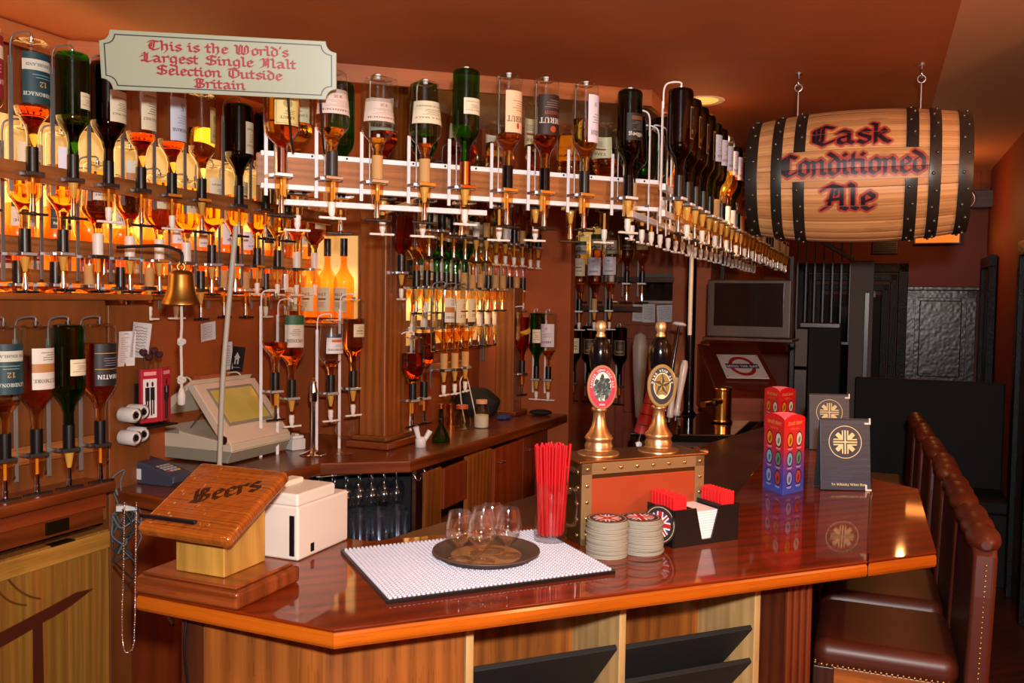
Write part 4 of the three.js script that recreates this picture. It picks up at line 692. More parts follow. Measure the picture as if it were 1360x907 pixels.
// --- the long overhead run towards the back room
{
  const e0 = 3.82, n = 27, mid = Q(-0.87, 6.4);
  const t = rack('long_rack', 'long overhead double rail of white uprights running to the back room', mid[0], 1.86, mid[1], T45, [['rail', 'railWhite', 3.66, 0.02, 0.02, 0, 0.1, 0], ['rail', 'railWhite', 3.66, 0.02, 0.02, 0, 0.02, -0.0], ['rail', 'railWhite', 3.66, 0.02, 0.02, 0, 0.02, -0.1]]);
  for (const x of [0.74, 1.5]) part('stay', bx(0.02, 0.02, 0.38, x, 0.06, -0.2, 'z', 0.002), M.railWhite, t);
  run(along(-0.8, e0, 0.19, n), 1.945, T45 - 0.1, (i) => i === 0 ? { s: 'tall', g: 'darkGlass', q: null, l: 'gold', y0: 0.12, y1: 0.22, a: 0.6, o: 0.2 } : i < 4 ? { s: 'tall', g: 'darkGlass', q: null, l: 'gold', y0: 0.12, y1: 0.22, a: 0.6, o: 0.2, seg: 20 } : { ...randomKind(18), s: 'tall', l: i < 9 ? 'white' : pick(['plain', 'creamSmall', 'black']), a: 1.1 }, (i) => ({ cone: true, white: i % 2 > 0, strip: 'railWhite', rail: 'railWhite' }), 'along the overhead run', 'the gantry corner', 'bottles along the overhead run');
  run(along(-1.03, e0 + 0.1, 0.19, 24), 1.935, T45 + Math.PI, () => randomKind(14), () => ({ ...randomOptic(), white: true, rail: 'railWhite' }), 'on the inner side of the overhead run', 'the gantry corner', 'bottles on the inner side of the overhead run');
}
// --- upright stock on the lit shelf behind the backlit rack
{
  const spots = along(-3.405, 2.2, 0.14, 17), up = [];
  spots.forEach(([x, z], i) => {
    const k = { s: pick(['std', 'std', 'tall']), g: 'glowAmber', q: null, l: pick(['plain', 'creamSmall', 'white', 'red']), a: 0.9, o: -0.3, seg: 16, cap: 'cork' };
    const b = makeBottle(k, `upright bottle ${ORD[i]} from the picture edge on the lit shelf behind the rack`, 'upright bottles on the lit shelf');
    b.position.set(x, 1.62 + topOf(k.s), z); b.rotation.set(0, T45, Math.PI);
  });
}
{
  const k = { s: 'std', g: 'glowAmber', q: null, l: 'plain', a: 0.8, seg: 16, cap: 'black' };
  for (let i = 0; i < 4; i++) { const b = makeBottle(k, `upright amber bottle ${ORD[i]} from the wall corner on the jog shelf by the pillar`, 'upright bottles on the jog shelf'), [x, z] = Q(-3.28 + i * 0.115, 4.52); b.position.set(x, 1.51 + topOf('std'), z); b.rotation.set(0, -T45, Math.PI); }
}

// ------------------------------------------------------------------ hanging sign
{
  const w = 0.566, h = 0.14, r = 0.026, t = thing('sign_board', 'cream board with red black letter writing hung from the ceiling', 'sign', [0.188, 2.187, -2.335], -0.3);
  const s = new THREE.Shape(); const X = w / 2, Y = h / 2;
  s.moveTo(-X + r, Y); s.lineTo(X - r, Y); s.quadraticCurveTo(X - r + 0.002, Y - r + 0.002, X, Y - r); s.lineTo(X, -Y + r); s.quadraticCurveTo(X - r + 0.002, -Y + r - 0.002, X - r, -Y); s.lineTo(-X + r, -Y); s.quadraticCurveTo(-X + r - 0.002, -Y + r - 0.002, -X, -Y + r); s.lineTo(-X, Y - r); s.quadraticCurveTo(-X + r - 0.002, Y - r + 0.002, -X + r, Y);
  const g = uvRect(flat(s, 0.012, 0.0015), -X, X, -Y, Y);
  const tilt = new THREE.Matrix4().makeRotationX(0.2).multiply(new THREE.Matrix4().makeRotationZ(-0.012));
  part('board', g.applyMatrix4(tilt), phys({ map: T.sign, roughness: 0.45, clearcoat: 0.3, clearcoatRoughness: 0.3 }), t);
  for (const x of [0.16, 0.24]) part('strap', tube([[x, 0.0, -0.012], [x, -0.08, -0.03], [x, -0.16, -0.075], [x, -0.19, -0.115]], 0.003, 12, 6), M.iron, t);
}
// ------------------------------------------------------------------ barrel
{
  const half = 0.335, re = 0.186, rm = 0.216, N = 22;
  const b = thing('hanging_barrel', 'oak barrel with black riveted hoops and painted black letter words, hung over the bar', 'barrel', [2.2, 2.045, -2.31], -T45);
  const rad = (x) => rm - (rm - re) * (x / half) ** 2;
  const tex = canvasTex(1024, 1024, (x, w, h) => { // u along the barrel, v around it
    const r = rng(31);
    for (let k = 0; k < N; k++) {
      const y0 = k * h / N, s = r(); x.fillStyle = `rgb(${186 + s * 34},${134 + s * 30},${82 + s * 26})`; x.fillRect(0, y0, w, h / N + 1);
      for (let i = 0; i < 46; i++) { x.strokeStyle = `rgba(${110 + r() * 60},${70 + r() * 40},${36 + r() * 20},${0.1 + r() * 0.14})`; x.lineWidth = 0.6 + r() * 1.6; const y = y0 + r() * h / N; x.beginPath(); x.moveTo(0, y); x.bezierCurveTo(w * 0.3, y + (r() - 0.5) * 6, w * 0.6, y + (r() - 0.5) * 6, w, y + (r() - 0.5) * 4); x.stroke(); }
    }
    for (let i = 0; i < 26; i++) { x.fillStyle = `rgba(90,60,35,${0.05 + r() * 0.1})`; x.beginPath(); x.ellipse(r() * w, h / 2 + (r() - 0.5) * 460, 20 + r() * 60, 4 + r() * 10, 0, 0, 7); x.fill(); }
    x.fillStyle = 'rgba(120,80,40,.35)'; x.beginPath(); x.ellipse(860, 560, 20, 10, 0.4, 0, 7); x.fill();
    x.scale(2, 1); T.barrelText(x, w, h, [['Cask', 246, 452, 39, 1.44], ['Conditioned', 250, 527, 36, 1.2], ['Ale', 246, 614, 42, 1.37]]);
  });
  const sm_ = phys({ map: tex, roughness: 0.5, clearcoat: 0.15, clearcoatRoughness: 0.4 });
  // staves: v = 0.5 faces the photographer
  const TH = 0.016, xs = 18;
  for (let k = 0; k < N; k++) {
    const a0 = k / N * Math.PI * 2, a1 = (k + 1) / N * Math.PI * 2, gap = 0.0035, pos = [], uv = [], idx = [], M_ = 4;
    const lift = (hash(k, 3, 9) - 0.5) * 0.0022;
    for (let i = 0; i <= xs; i++) for (let j = 0; j <= M_; j++) {
      const x = -half + 2 * half * i / xs, f = j / M_, a = ease(a0 + gap, a1 - gap, f), r = rad(x) + lift - (j === 0 || j === M_ ? 0.0028 : 0);
      // angle measured from straight behind, over the top
      const y = Math.sin(a) * r, z = -Math.cos(a) * r; pos.push(x, y, z); uv.push(0.5 + x / (2 * half), 1 - a / (2 * Math.PI));
    }
    const W = M_ + 1, off = pos.length / 3;
    for (let i = 0; i <= xs; i++) for (let j = 0; j <= M_; j++) { const x = -half + 2 * half * i / xs, a = ease(a0 + gap, a1 - gap, j / M_), r = rad(x) - TH; pos.push(x, Math.sin(a) * r, -Math.cos(a) * r); uv.push(0.5 + x / (2 * half), 0.02); }
    for (let i = 0; i < xs; i++) for (let j = 0; j < M_; j++) { const p = i * W + j; idx.push(p, p + W, p + 1, p + 1, p + W, p + W + 1); const q = off + p; idx.push(q, q + 1, q + W, q + 1, q + W + 1, q + W); }
    for (let i = 0; i < xs; i++) for (const j of [0, M_]) { const p = i * W + j, q = off + p; if (j === 0) idx.push(p, q, p + W, q, q + W, p + W); else idx.push(p, p + W, q, q, p + W, q + W); }
    for (const i of [0, xs]) for (let j = 0; j < M_; j++) { const p = i * W + j, q = off + p; if (i === 0) idx.push(p, p + 1, q, q, p + 1, q + 1); else idx.push(p, q, p + 1, q, q + 1, p + 1); }
    const g = new THREE.BufferGeometry(); g.setAttribute('position', new THREE.Float32BufferAttribute(pos, 3)); g.setAttribute('uv', new THREE.Float32BufferAttribute(uv, 2)); g.setIndex(idx);
    const gn = toCreasedNormals(g, 0.6);
    part('stave', gn, sm_, b);
  }
  for (const s of [-1, 1]) part('head', new THREE.CylinderGeometry(re - 0.012, re - 0.012, 0.016, 40).rotateZ(Math.PI / 2).translate(s * (half - 0.02), 0, 0), M.plyPale, b);
  const hm = phys({ color: 0x25231f, roughness: 0.42, metalness: 0.35, clearcoat: 0.5, clearcoatRoughness: 0.3 }), rg = new THREE.SphereGeometry(0.0055, 8, 6), rm_ = std(0x6a665e, 0.3, 0.8);
  const hoop = (x, w, spans) => {
    const list = spans.map(([a, l]) => lathe([[rad(x - w / 2) + 0.001, -w / 2], [rad(x - w / 2) + 0.0045, -w / 2 + 0.001], [rad(x + w / 2) + 0.0045, w / 2 - 0.001], [rad(x + w / 2) + 0.001, w / 2]], 48, a, l).rotateZ(-Math.PI / 2).translate(x, 0, 0));
    const h = part('hoop', merge(list), hm, b);
    const riv = []; for (const [a, l] of spans) for (let t = a + 0.12; t < a + l - 0.08; t += 0.26) { const v = new THREE.Vector3(Math.sin(t), 0, Math.cos(t)).multiplyScalar(rad(x) + 0.005).applyEuler(new THREE.Euler(0, 0, -Math.PI / 2)); riv.push(rg.clone().translate(v.x + x + ((riv.length % 2) - 0.5) * w * 0.3, v.y, v.z)); }
    part('rivet_row', merge(riv), rm_, h);
  };
  const full = [[0, Math.PI * 2]];
  hoop(-half + 0.02, 0.04, full); hoop(-half + 0.1, 0.034, full); hoop(half - 0.02, 0.04, full); hoop(half - 0.105, 0.034, full);
  // the two middle hoops stop at the wording (front = +z, where the sweep passes 0)
  const cut = [[0.18, Math.PI * 2 - 0.45]];
  for (const x of [-half + 0.17, half - 0.17]) hoop(x, 0.036, cut);
  for (const x of [-0.19, 0.19]) {
    const hk = part('eye_bolt', merge([cyl(0.004, 0.004, 0.2, 0.295, 8).translate(x, 0, 0), new THREE.TorusGeometry(0.012, 0.003, 8, 16).translate(x, 0.306, 0)]), M.steel, b);
    part('ceiling_hook', merge([new THREE.TorusGeometry(0.012, 0.0032, 8, 16, 5).rotateY(Math.PI / 2).translate(x, 0.322, 0), cyl(0.003, 0.003, 0.332, 0.352, 8).translate(x, 0, 0), cyl(0.012, 0.012, 0.35, 0.355, 12).translate(x, 0, 0)]), M.steel, hk);
  }
}
// ------------------------------------------------------------------ ceiling lights
function downlight(x, z, y, label, watts, spot = true) {
  const t = thing('ceiling_light', label, 'ceiling light', [x, y, z]);
  part('trim_ring', lathe([[0.06, -0.001], [0.08, -0.004], [0.084, -0.001], [0.084, 0.0], [0.06, 0.0]], 32), M.beige, t);
  part('bulb', lathe([[0, -0.004], [0.056, -0.003], [0.06, -0.0005]], 24), std(0xffe0a0, 0.5, 0, { emissive: new THREE.Color(1, 0.42, 0.06), emissiveIntensity: 0.85 }), t);
  const l = new THREE.SpotLight(new THREE.Color(1, 0.47, 0.17), watts, 0, 68 * DEG, 0.7, 2); l.position.set(0, -0.03, 0); l.target.position.set(0, -1, 0); l.castShadow = true; l.shadow.radius = 2.5; t.add(l); t.add(l.target);
}
downlight(2.015, -2.93, 2.4, 'round recessed ceiling light glowing yellow behind the first dark bottle', 5);
downlight(0.75, -0.95, 2.4, 'round recessed ceiling light over the front of the bar', 1.2);
downlight(2.15, -1.25, 2.4, 'round recessed ceiling light over the stools', 0.9);
downlight(-0.9, -1.6, 2.4, 'round recessed ceiling light over the side cupboard', 1.5);

addedGlobes.forEach(([x, y, z], i) => {  // unseen globes added around the warm fill lights
  const t = thing('added_globe_lamp', ['added unseen amber globe lamp behind the photographer by the backlit side', 'added unseen amber globe lamp behind the photographer by the stool side', 'added unseen amber globe lamp over the corridor beside the stools'][i], 'lamp', [x, y, z]), up = i === 2 ? 2.66 : 2.4;
  part('globe', new THREE.SphereGeometry(0.1, 24, 16), std(0xffd8a0, 0.5, 0, { emissive: new THREE.Color(1, 0.42, 0.12), emissiveIntensity: 1.2 }), t);
  part('cap', cyl(0.04, 0.025, 0.09, 0.13, 16), M.brass, t); part('rod', cyl(0.005, 0.005, 0.12, up - y, 8), M.brass, t);
});

// ------------------------------------------------------------------ things on the front of the bar
const BT = 1.07;
{ // lectern
  const t = thing('lectern', 'small oak lectern with a glossy slanted top lettered in black', 'lectern', [0.136, BT, -1.732], T45);
  part('base', bx(0.185, 0.034, 0.235, 0, 0, 0, 'z', 0.008), M.counter, t); part('base_mould', bx(0.165, 0.006, 0.215, 0, 0.034, 0, 'z', 0.003), M.counter, t);
  part('block', bx(0.118, 0.104, 0.112, 0.006, 0.04, 0.0, 'y', 0.003), M.oakYellow, t);
  const top = new RoundedBoxGeometry(0.195, 0.024, 0.209, 2, 0.009); const bt = phys({ map: T.beers, roughness: 0.14, clearcoat: 1, clearcoatRoughness: 0.1 });
  const p = top.attributes.position, uv = top.attributes.uv; for (let i = 0; i < p.count; i++) uv.setXY(i, 0.5 + p.getZ(i) / 0.209, 0.5 + p.getX(i) / 0.195);
  const wav = noiseTex(128, 128, (u, v) => 0.6 * vnoise(u * 9, v * 9, 9, 9, 71) + 0.4 * vnoise(u * 22, v * 22, 22, 22, 72), false); bt.bumpMap = wav; bt.bumpScale = 0.004;
  part('slanted_top', top.rotateZ(0.487).translate(-0.009, 0.163, -0.002), bt, t);
  part('pen_stop', bx(0.008, 0.008, 0.13, -0.078, 0.139, -0.05, 'z', 0.002), M.black, t);
}
{ // pull chain hanging off the lectern
  const t = thing('bead_chain', 'loop of silver bead chain hanging from the lectern top', 'chain', [-0.015, 1.24, -1.74]);
  const pts = new THREE.CatmullRomCurve3([[0.008, 0, 0.0], [0.006, -0.1, 0.015], [0.004, -0.22, 0.018], [0.0, -0.262, 0.018], [-0.011, -0.27, 0.014], [-0.016, -0.25, 0.01], [-0.014, -0.1, 0.006], [-0.012, 0, -0.006]].map((q) => new THREE.Vector3(...q)));
  const beads = pts.getSpacedPoints(120).map((v) => new THREE.SphereGeometry(0.0019, 6, 5).translate(v.x, v.y, v.z));
  part('beads', merge(beads), M.chrome, t).userData.kind = 'stuff'; part('cord', new THREE.TubeGeometry(pts, 80, 0.0006, 4), M.steel, t);
}
{ // white receipt printer
  const t = thing('receipt_printer', 'boxy beige white printer standing behind the lectern', 'printer', [0.325, BT, -1.955], T45);
  part('case', bx(0.19, 0.115, 0.12, 0.0, 0, 0, 'y', 0.006), std(0xcdbfb2, 0.5), t);
  part('lid', bx(0.14, 0.028, 0.118, -0.025, 0.113, 0, 'y', 0.006), std(0xcfc4b6, 0.5), t); part('lid_grip', bx(0.07, 0.014, 0.035, -0.02, 0.14, -0.02, 'y', 0.005), M.beige, t);
  part('paper_slot', bx(0.003, 0.085, 0.012, -0.0955, 0.01, 0.045, 'y', 0.001), M.black, t); part('socket', bx(0.012, 0.018, 0.002, -0.045, 0.01, 0.0605, 'y', 0.0005), M.black, t);
  for (let k = 0; k < 0; k++) part('groove', bx(0.12, 0.0012, 0.001, 0.02, 0.06, 0.0602, 'x', 0).rotateZ(0), M.beigeDark, t).rotation.set(0, 0, 0.6 - 0.0), t.children[t.children.length - 1].position.set(0.03 + 0.018 * k, -0.01 - 0.006 * k, 0);
}
{ // bar mat: dark rubber with rows of white nubs
  const t = thing('bar_mat', 'white studded rubber bar mat under the glass tray', 'bar mat', [0.64, BT, -1.715], 0.03);
  part('base', bx(0.47, 0.006, 0.345, 0, 0, 0, 'x', 0.002), std(0xa5a2ac, 0.6), t); part('rim', merge([bx(0.476, 0.007, 0.006, 0, 0, 0.172, 'x', 0.001), bx(0.476, 0.007, 0.006, 0, 0, -0.172, 'x', 0.001), bx(0.006, 0.007, 0.345, 0.236, 0, 0, 'x', 0.001), bx(0.006, 0.007, 0.345, -0.236, 0, 0, 'x', 0.001)]), M.black, t);
  const nx = 52, nz = 36, im = new THREE.InstancedMesh(new THREE.CylinderGeometry(0.0028, 0.0036, 0.005, 7).translate(0, 0.0085, 0), std(0xbdbac8, 0.5), nx * nz), m = new THREE.Matrix4();
  const ho = new THREE.InstancedMesh(new THREE.BoxGeometry(0.0035, 0.0008, 0.0042).translate(0, 0.0062, 0), std(0x6a6672, 0.7), nx * nz);
  for (let i = 0; i < nx; i++) for (let j = 0; j < nz; j++) { const a = -0.229 + i * 0.009, b = -0.164 + j * 0.0094; im.setMatrixAt(i * nz + j, m.makeTranslation(a, 0, b)); ho.setMatrixAt(i * nz + j, m.makeTranslation(a + 0.0045, 0, b + 0.0047)); }
  im.name = 'nubs'; ho.name = 'holes'; im.userData.kind = ho.userData.kind = 'stuff'; t.add(im, ho);
}
{ // tray and nosing glasses
  const t = thing('round_tray', 'round dark brown cork lined tray on the white bar mat', 'tray', [0.668, BT + 0.011, -1.715]);
  part('dish', lathe([[0, 0], [0.085, 0], [0.1, 0.003], [0.11, 0.013], [0.113, 0.013], [0.112, 0.016], [0.108, 0.016], [0.097, 0.006], [0.083, 0.0035], [0, 0.0035]], 56), std(0x4a3a30, 0.5), t); part('cork_liner', cyl(0.074, 0.074, 0.0036, 0.0046, 40), std(0x8a6238, 0.6), t);
  const g = lathe([[0, 0.0], [0.029, 0.0005], [0.029, 0.002], [0.008, 0.006], [0.0045, 0.012], [0.0045, 0.024], [0.01, 0.031], [0.0245, 0.045], [0.0295, 0.06], [0.028, 0.075], [0.022, 0.1], [0.021, 0.1], [0.0268, 0.075], [0.0283, 0.06], [0.0235, 0.046], [0.0095, 0.0335], [0, 0.0325]], 36);
  const solid = phys({ color: 0xffffff, roughness: 0.04, transmission: 1, thickness: 0, ior: 2.1 });
  const where = ['standing forward on the picture edge side of the tray', 'in front at the middle of the tray', 'standing tallest at the back of the tray', 'nearest the red straws on the tray', 'tucked behind the front glass on the tray'];
  let first;
  [[0.603, -1.702], [0.638, -1.668], [0.688, -1.735], [0.706, -1.69], [0.662, -1.718]].forEach(([x, z], i) => {
    const label = `small clear snifter glass ${where[i]}`;
    if (!first) { first = thing('snifter_glass', label, 'glass', [x, BT + 0.0155, z], 0, 'snifter glasses on the tray'); part('bowl', g, solid, first); } else copy(first, [x, BT + 0.0155, z], i, label, 'snifter glasses on the tray');
  });
}
{ // glass mug of red straws
  const x = 0.852, z = -1.79, t = thing('glass_mug', 'tall clear glass mug holding red drinking straws', 'mug', [x, BT + 0.011, z], -0.35);
  part('body', lathe([[0, 0], [0.036, 0], [0.037, 0.004], [0.037, 0.132], [0.0345, 0.132], [0.0345, 0.01], [0, 0.01]], 36), phys({ color: 0xffffff, roughness: 0.06, transmission: 1, thickness: 0, ior: 1.75 }), t);
  part('handle', tube([[0.036, 0.115, 0], [0.052, 0.114, 0], [0.058, 0.1, 0], [0.057, 0.045, 0], [0.05, 0.032, 0], [0.036, 0.034, 0]], 0.0055, 28, 8), phys({ color: 0xffffff, roughness: 0.08, transmission: 1, thickness: 0, ior: 1.9 }), t);
  const sg = cyl(0.0032, 0.0032, 0, 0.2, 8, true), smt = phys({ color: 0xd0141c, roughness: 0.35, transmission: 0.25, thickness: 0, side: THREE.DoubleSide }); let first; const r = rng(44);
  for (let i = 0; i < 46; i++) {
    const a = i * 2.39996, q = 0.0295 * Math.sqrt((i + 0.5) / 46), px = x + q * Math.cos(a), pz = z + q * Math.sin(a);
    const s = first ? copy(first, [px, BT + 0.022, pz]) : (first = solo('drinking_straw', sg, smt, 'red plastic drinking straw standing in the glass mug', 'straw', [px, BT + 0.022, pz], 0, 'red drinking straws in the mug'));
    s.rotation.set(0.06 * Math.sin(a) * q / 0.03 + (r() - 0.5) * 0.03, 0, -0.06 * Math.cos(a) * q / 0.03 + (r() - 0.5) * 0.03); s.position.y += r() * 0.006;
  }
}
{ // copper beer engine cabinet with two pumps
  const w = 0.335, h = 0.185, d = 0.12, t = thing('beer_engine', 'riveted copper beer engine cabinet standing on the bar', 'beer engine', [1.075, BT, -1.825], 0.04);
  part('case', bx(w, h, d, 0, 0, 0, 'y', 0.004), std(0x6a4a2a, 0.35, 0.85), t);
  const pl = part('front_plate', bx(w - 0.05, h - 0.05, 0.004, 0.0, 0.014, d / 2, 'y', 0.001), phys({ color: 0xb04a28, roughness: 0.38, metalness: 0.35, clearcoat: 0.3, clearcoatRoughness: 0.3 }), t);
  for (const [bw, bh, px, py] of [[w, 0.026, 0, h - 0.026], [w, 0.016, 0, 0], [0.026, h, -w / 2 + 0.013, 0], [0.026, h, w / 2 - 0.013, 0]]) part('frame_strip', bx(bw, bh, 0.005, px, py, d / 2 + 0.003, 'y', 0.001), std(0xa58a60, 0.36, 0.6), t);
  part('top_plate', bx(w + 0.014, 0.006, d + 0.014, 0, h, 0, 'y', 0.002), std(0x9a6a3a, 0.3, 0.9), t);
  const rv = []; const rg = new THREE.SphereGeometry(0.0052, 10, 6).scale(1, 1, 0.6); for (let i = 0; i < 8; i++) rv.push(rg.clone().translate(-w / 2 + 0.014 + i * (w - 0.028) / 7, h - 0.013, d / 2 + 0.006)); for (let i = 1; i < 5; i++) for (const s of [-1, 1]) rv.push(rg.clone().translate(s * (w / 2 - 0.013), h - 0.013 - i * 0.037, d / 2 + 0.006));
  rv.forEach((g) => part('rivet', g, std(0xb09468, 0.25, 0.9), t));
  part('side_handle', tube([[-w / 2, h - 0.02, 0.03], [-w / 2 - 0.022, h - 0.012, 0.03], [-w / 2 - 0.024, h - 0.05, 0.03], [-w / 2 - 0.014, h - 0.07, 0.03]], 0.01, 18, 8), std(0x5a4028, 0.4, 0.8), t);
  const rv2 = []; for (let i = 0; i < 5; i++) part('rivet', rg.clone().rotateY(-Math.PI / 2).translate(-w / 2 - 0.001, 0.02 + i * 0.036, d / 2 - 0.014), std(0xb09468, 0.25, 0.9), t);
  // tap spout at the far side
  part('spout', merge([cyl(0.011, 0.011, 0, 0.05, 12).rotateZ(-Math.PI / 2).translate(w / 2, h - 0.012, -0.02), cyl(0.013, 0.013, -0.012, 0.012, 12).translate(w / 2 + 0.034, h - 0.008, -0.02), cyl(0.008, 0.005, -0.055, -0.01, 12).translate(w / 2 + 0.034, h - 0.012, -0.02), cyl(0.009, 0.009, 0, 0.02, 12).rotateZ(-Math.PI / 2).translate(w / 2 + 0.05, h - 0.012, -0.02)]), M.chrome, t);
}
function pump(x, z, print, label, turn, lean) {
  const t = thing('beer_pump', label, 'beer pump', [x, BT + 0.191, z], turn); t.scale.setScalar(0.925);
  part('column', lathe([[0.052, 0], [0.052, 0.005], [0.036, 0.009], [0.034, 0.014], [0.036, 0.022], [0.032, 0.03], [0.033, 0.036], [0.036, 0.041], [0.033, 0.047], [0.026, 0.056], [0.019, 0.072], [0.0155, 0.09], [0.0145, 0.106], [0.019, 0.11], [0.02, 0.115], [0.017, 0.12], [0.0135, 0.124], [0, 0.125]], 40), M.brassPale, t);
  const h = part('handle', lathe([[0.007, 0.12], [0.01, 0.15], [0.015, 0.185], [0.0255, 0.22], [0.0295, 0.25], [0.027, 0.275], [0.017, 0.292], [0.011, 0.298], [0, 0.3]], 32), M.glossBlack, t);
  part('finial', lathe([[0.011, 0.296], [0.0125, 0.3], [0.0105, 0.305], [0.009, 0.309], [0.012, 0.313], [0.0148, 0.322], [0.0125, 0.333], [0.006, 0.338], [0, 0.3385]], 28), M.gold, h);
  const s = new THREE.Shape(); s.absellipse(0, 0, 0.038, 0.056, 0, Math.PI * 2); const g = uvRect(flat(s, 0.009, 0.0025), -0.038, 0.038, -0.056, 0.056).translate(0, 0.172, 0.02);
  part('pump_clip', g, phys({ map: print, roughness: 0.4, clearcoat: 0.6, clearcoatRoughness: 0.2 }), t); part('clip_bracket', bx(0.012, 0.012, 0.022, 0, 0.166, 0.008, 'y', 0.002), M.copper, t);
}
pump(0.992, -1.83, T.clipIPA, 'brass beer pump with black handle and red oval clip', -0.28);
pump(1.152, -1.825, T.clipStar, 'brass beer pump with black handle and gold star oval clip', -0.34);
{ // two stacks of coasters
  const g = cyl(0.045, 0.045, 0, 0.0038, 36), side = std(0x8f897a, 0.85), top = phys({ map: T.flag, roughness: 0.6 }); let plain, flag; const r = rng(9);
  g.clearGroups(); const gt = new THREE.CircleGeometry(0.0445, 36).rotateX(-Math.PI / 2).translate(0, 0.0041, 0);
  [[0.935, -1.678, 19, 'stack beside the mat corner'], [1.018, -1.672, 18, 'stack leaning on the black caddy']].forEach(([x, z, n, w], s) => {
    for (let i = 0; i < n; i++) {
      const y = BT + 0.0005 + i * 0.0042, px = x + (r() - 0.5) * 0.007, pz = z + (r() - 0.5) * 0.007, gr = 'coasters in the ' + w, last = i === n - 1;
      const label = last ? `dark flag printed coaster topping the ${w}` : `pale cardboard coaster inside the ${w}`;
      const c = plain ? copy(plain, [px, y, pz], r() * 6, label, gr) : (plain = solo('coaster', g, side, label, 'coaster', [px, y, pz], 0, gr));
      if (last) { part('printed_face', gt, top, c); c.rotation.y = 0.3 + s; }
    }
  });
}
{ // bar caddy with straws and napkins
  const t = thing('bar_caddy', 'black plastic napkin caddy between coasters and beer engine', 'caddy', [1.185, BT, -1.725], 0.08);
  const W = 0.185, H = 0.085, D = 0.105, wl = (w, h, d, x, y, z) => part('wall', bx(w, h, d, x, y, z, 'y', 0.001), M.black, t);
  wl(W, 0.004, D, 0, 0, 0); wl(0.004, H, D, -W / 2, 0, 0); wl(0.004, H, D, W / 2, 0, 0); wl(W, H, 0.004, 0, 0, -D / 2); wl(0.004, H, D, -0.04, 0, 0); wl(0.004, H, D, 0.045, 0, 0);
  const s = new THREE.Shape([[-W / 2, 0], [W / 2, 0], [W / 2, H], [0.035, H], [0.014, 0.012], [-0.014, 0.012], [-0.032, H], [-W / 2, H]].map((p) => new THREE.Vector2(...p)));
  part('front', flat(s, 0.004).translate(0, 0, D / 2 - 0.002), M.black, t);
  let first; for (let i = 0; i < 12; i++) { const y = BT + 0.006 + i * 0.0058, p = [1.186, y, -1.722]; const n = first ? copy(first, p, 0.08, 'folded white paper napkin in the black caddy') : (first = solo('paper_napkin', bx(0.074, 0.0052, 0.09, 0, 0, 0, 'y', 0.001), std(0xe9e6ea, 0.8), 'folded white paper napkin in the black caddy', 'napkin', p, 0.08, 'napkins in the caddy')); }
  const sg = bx(0.0046, 0.108, 0.0046, 0, 0, 0, 'y', 0.001), rm = std(0xd31a20, 0.45); let st;
  for (const [cx, w, n] of [[-0.068, 'the caddy slot beside the coasters', 1], [0.07, 'the caddy slot at the far end', 2]]) for (let i = 0; i < 7; i++) for (let j = 0; j < 8; j++) {
    const lx = cx - 0.017 + i * 0.0054, lz = -0.04 + j * 0.0115, a = 0.08, p = [1.185 + lx * Math.cos(a) + lz * Math.sin(a), BT + 0.005, -1.725 - lx * Math.sin(a) + lz * Math.cos(a)];
    const L = 'short red stirrer straw standing in ' + w; if (st) copy(st, p, a, L, 'stirrers in ' + w); else st = solo('stirrer_straw', sg, rm, L, 'straw', p, a, 'stirrers in ' + w);
  }
  const f = thing('flag_coaster', 'round flag printed coaster leaning upright on the black caddy', 'coaster', [1.083, BT + 0.047, -1.7], 0.1); const body = part('board', cyl(0.044, 0.044, 0, 0.004, 36).rotateX(Math.PI / 2), M.iron, f), face = part('printed_face', new THREE.CircleGeometry(0.0435, 36).translate(0, 0, 0.0043), top2(), f); f.rotation.order = 'YXZ'; f.rotation.set(-0.12, -1.15, 0);
  function top2() { return phys({ map: T.flag, roughness: 0.5 }); }
}
// ------------------------------------------------------------------ menus and table talkers
function menu(x, z, turn, label) {
  const t = thing('menu_folder', label, 'menu', [x, BT, z], turn), w = 0.148, h = 0.212;
  const mk = (s) => uvRect(new RoundedBoxGeometry(w, h, 0.006, 1, 0.002).translate(0, h / 2, 0), -w / 2, w / 2, 0, h);
  const m = phys({ map: T.menu, roughness: 0.42, clearcoat: 0.35, clearcoatRoughness: 0.35 }), back = std(0x1d2028, 0.5);
  part('front_cover', mk().rotateX(-0.13).translate(0, 0.001, 0.03), m, t); part('back_cover', mk().rotateX(0.16).translate(0, 0.001, -0.03), back, t);
  const c = flat([[0, 0], [0.018, 0], [0.018, 0.018], [0.013, 0.018], [0.013, 0.005], [0, 0.005]], 0.0085).translate(0, 0, -0.00425);
  for (const y of [0, 1]) { const g = c.clone(); if (y) g.translate(w / 2 - 0.0172, h - 0.0172, 0); else g.rotateZ(-Math.PI / 2).translate(w / 2 - 0.0172, 0.0172, 0); part('metal_corner', g.rotateX(-0.13).translate(0, 0.001, 0.03), std(0xd8d8da, 0.45, 0.25), t); }
}
menu(1.935, -2.045, -0.43, 'dark blue leather menu folder standing in front on the bar');
menu(2.41, -2.63, -0.5, 'second dark menu folder standing farther back along the bar');
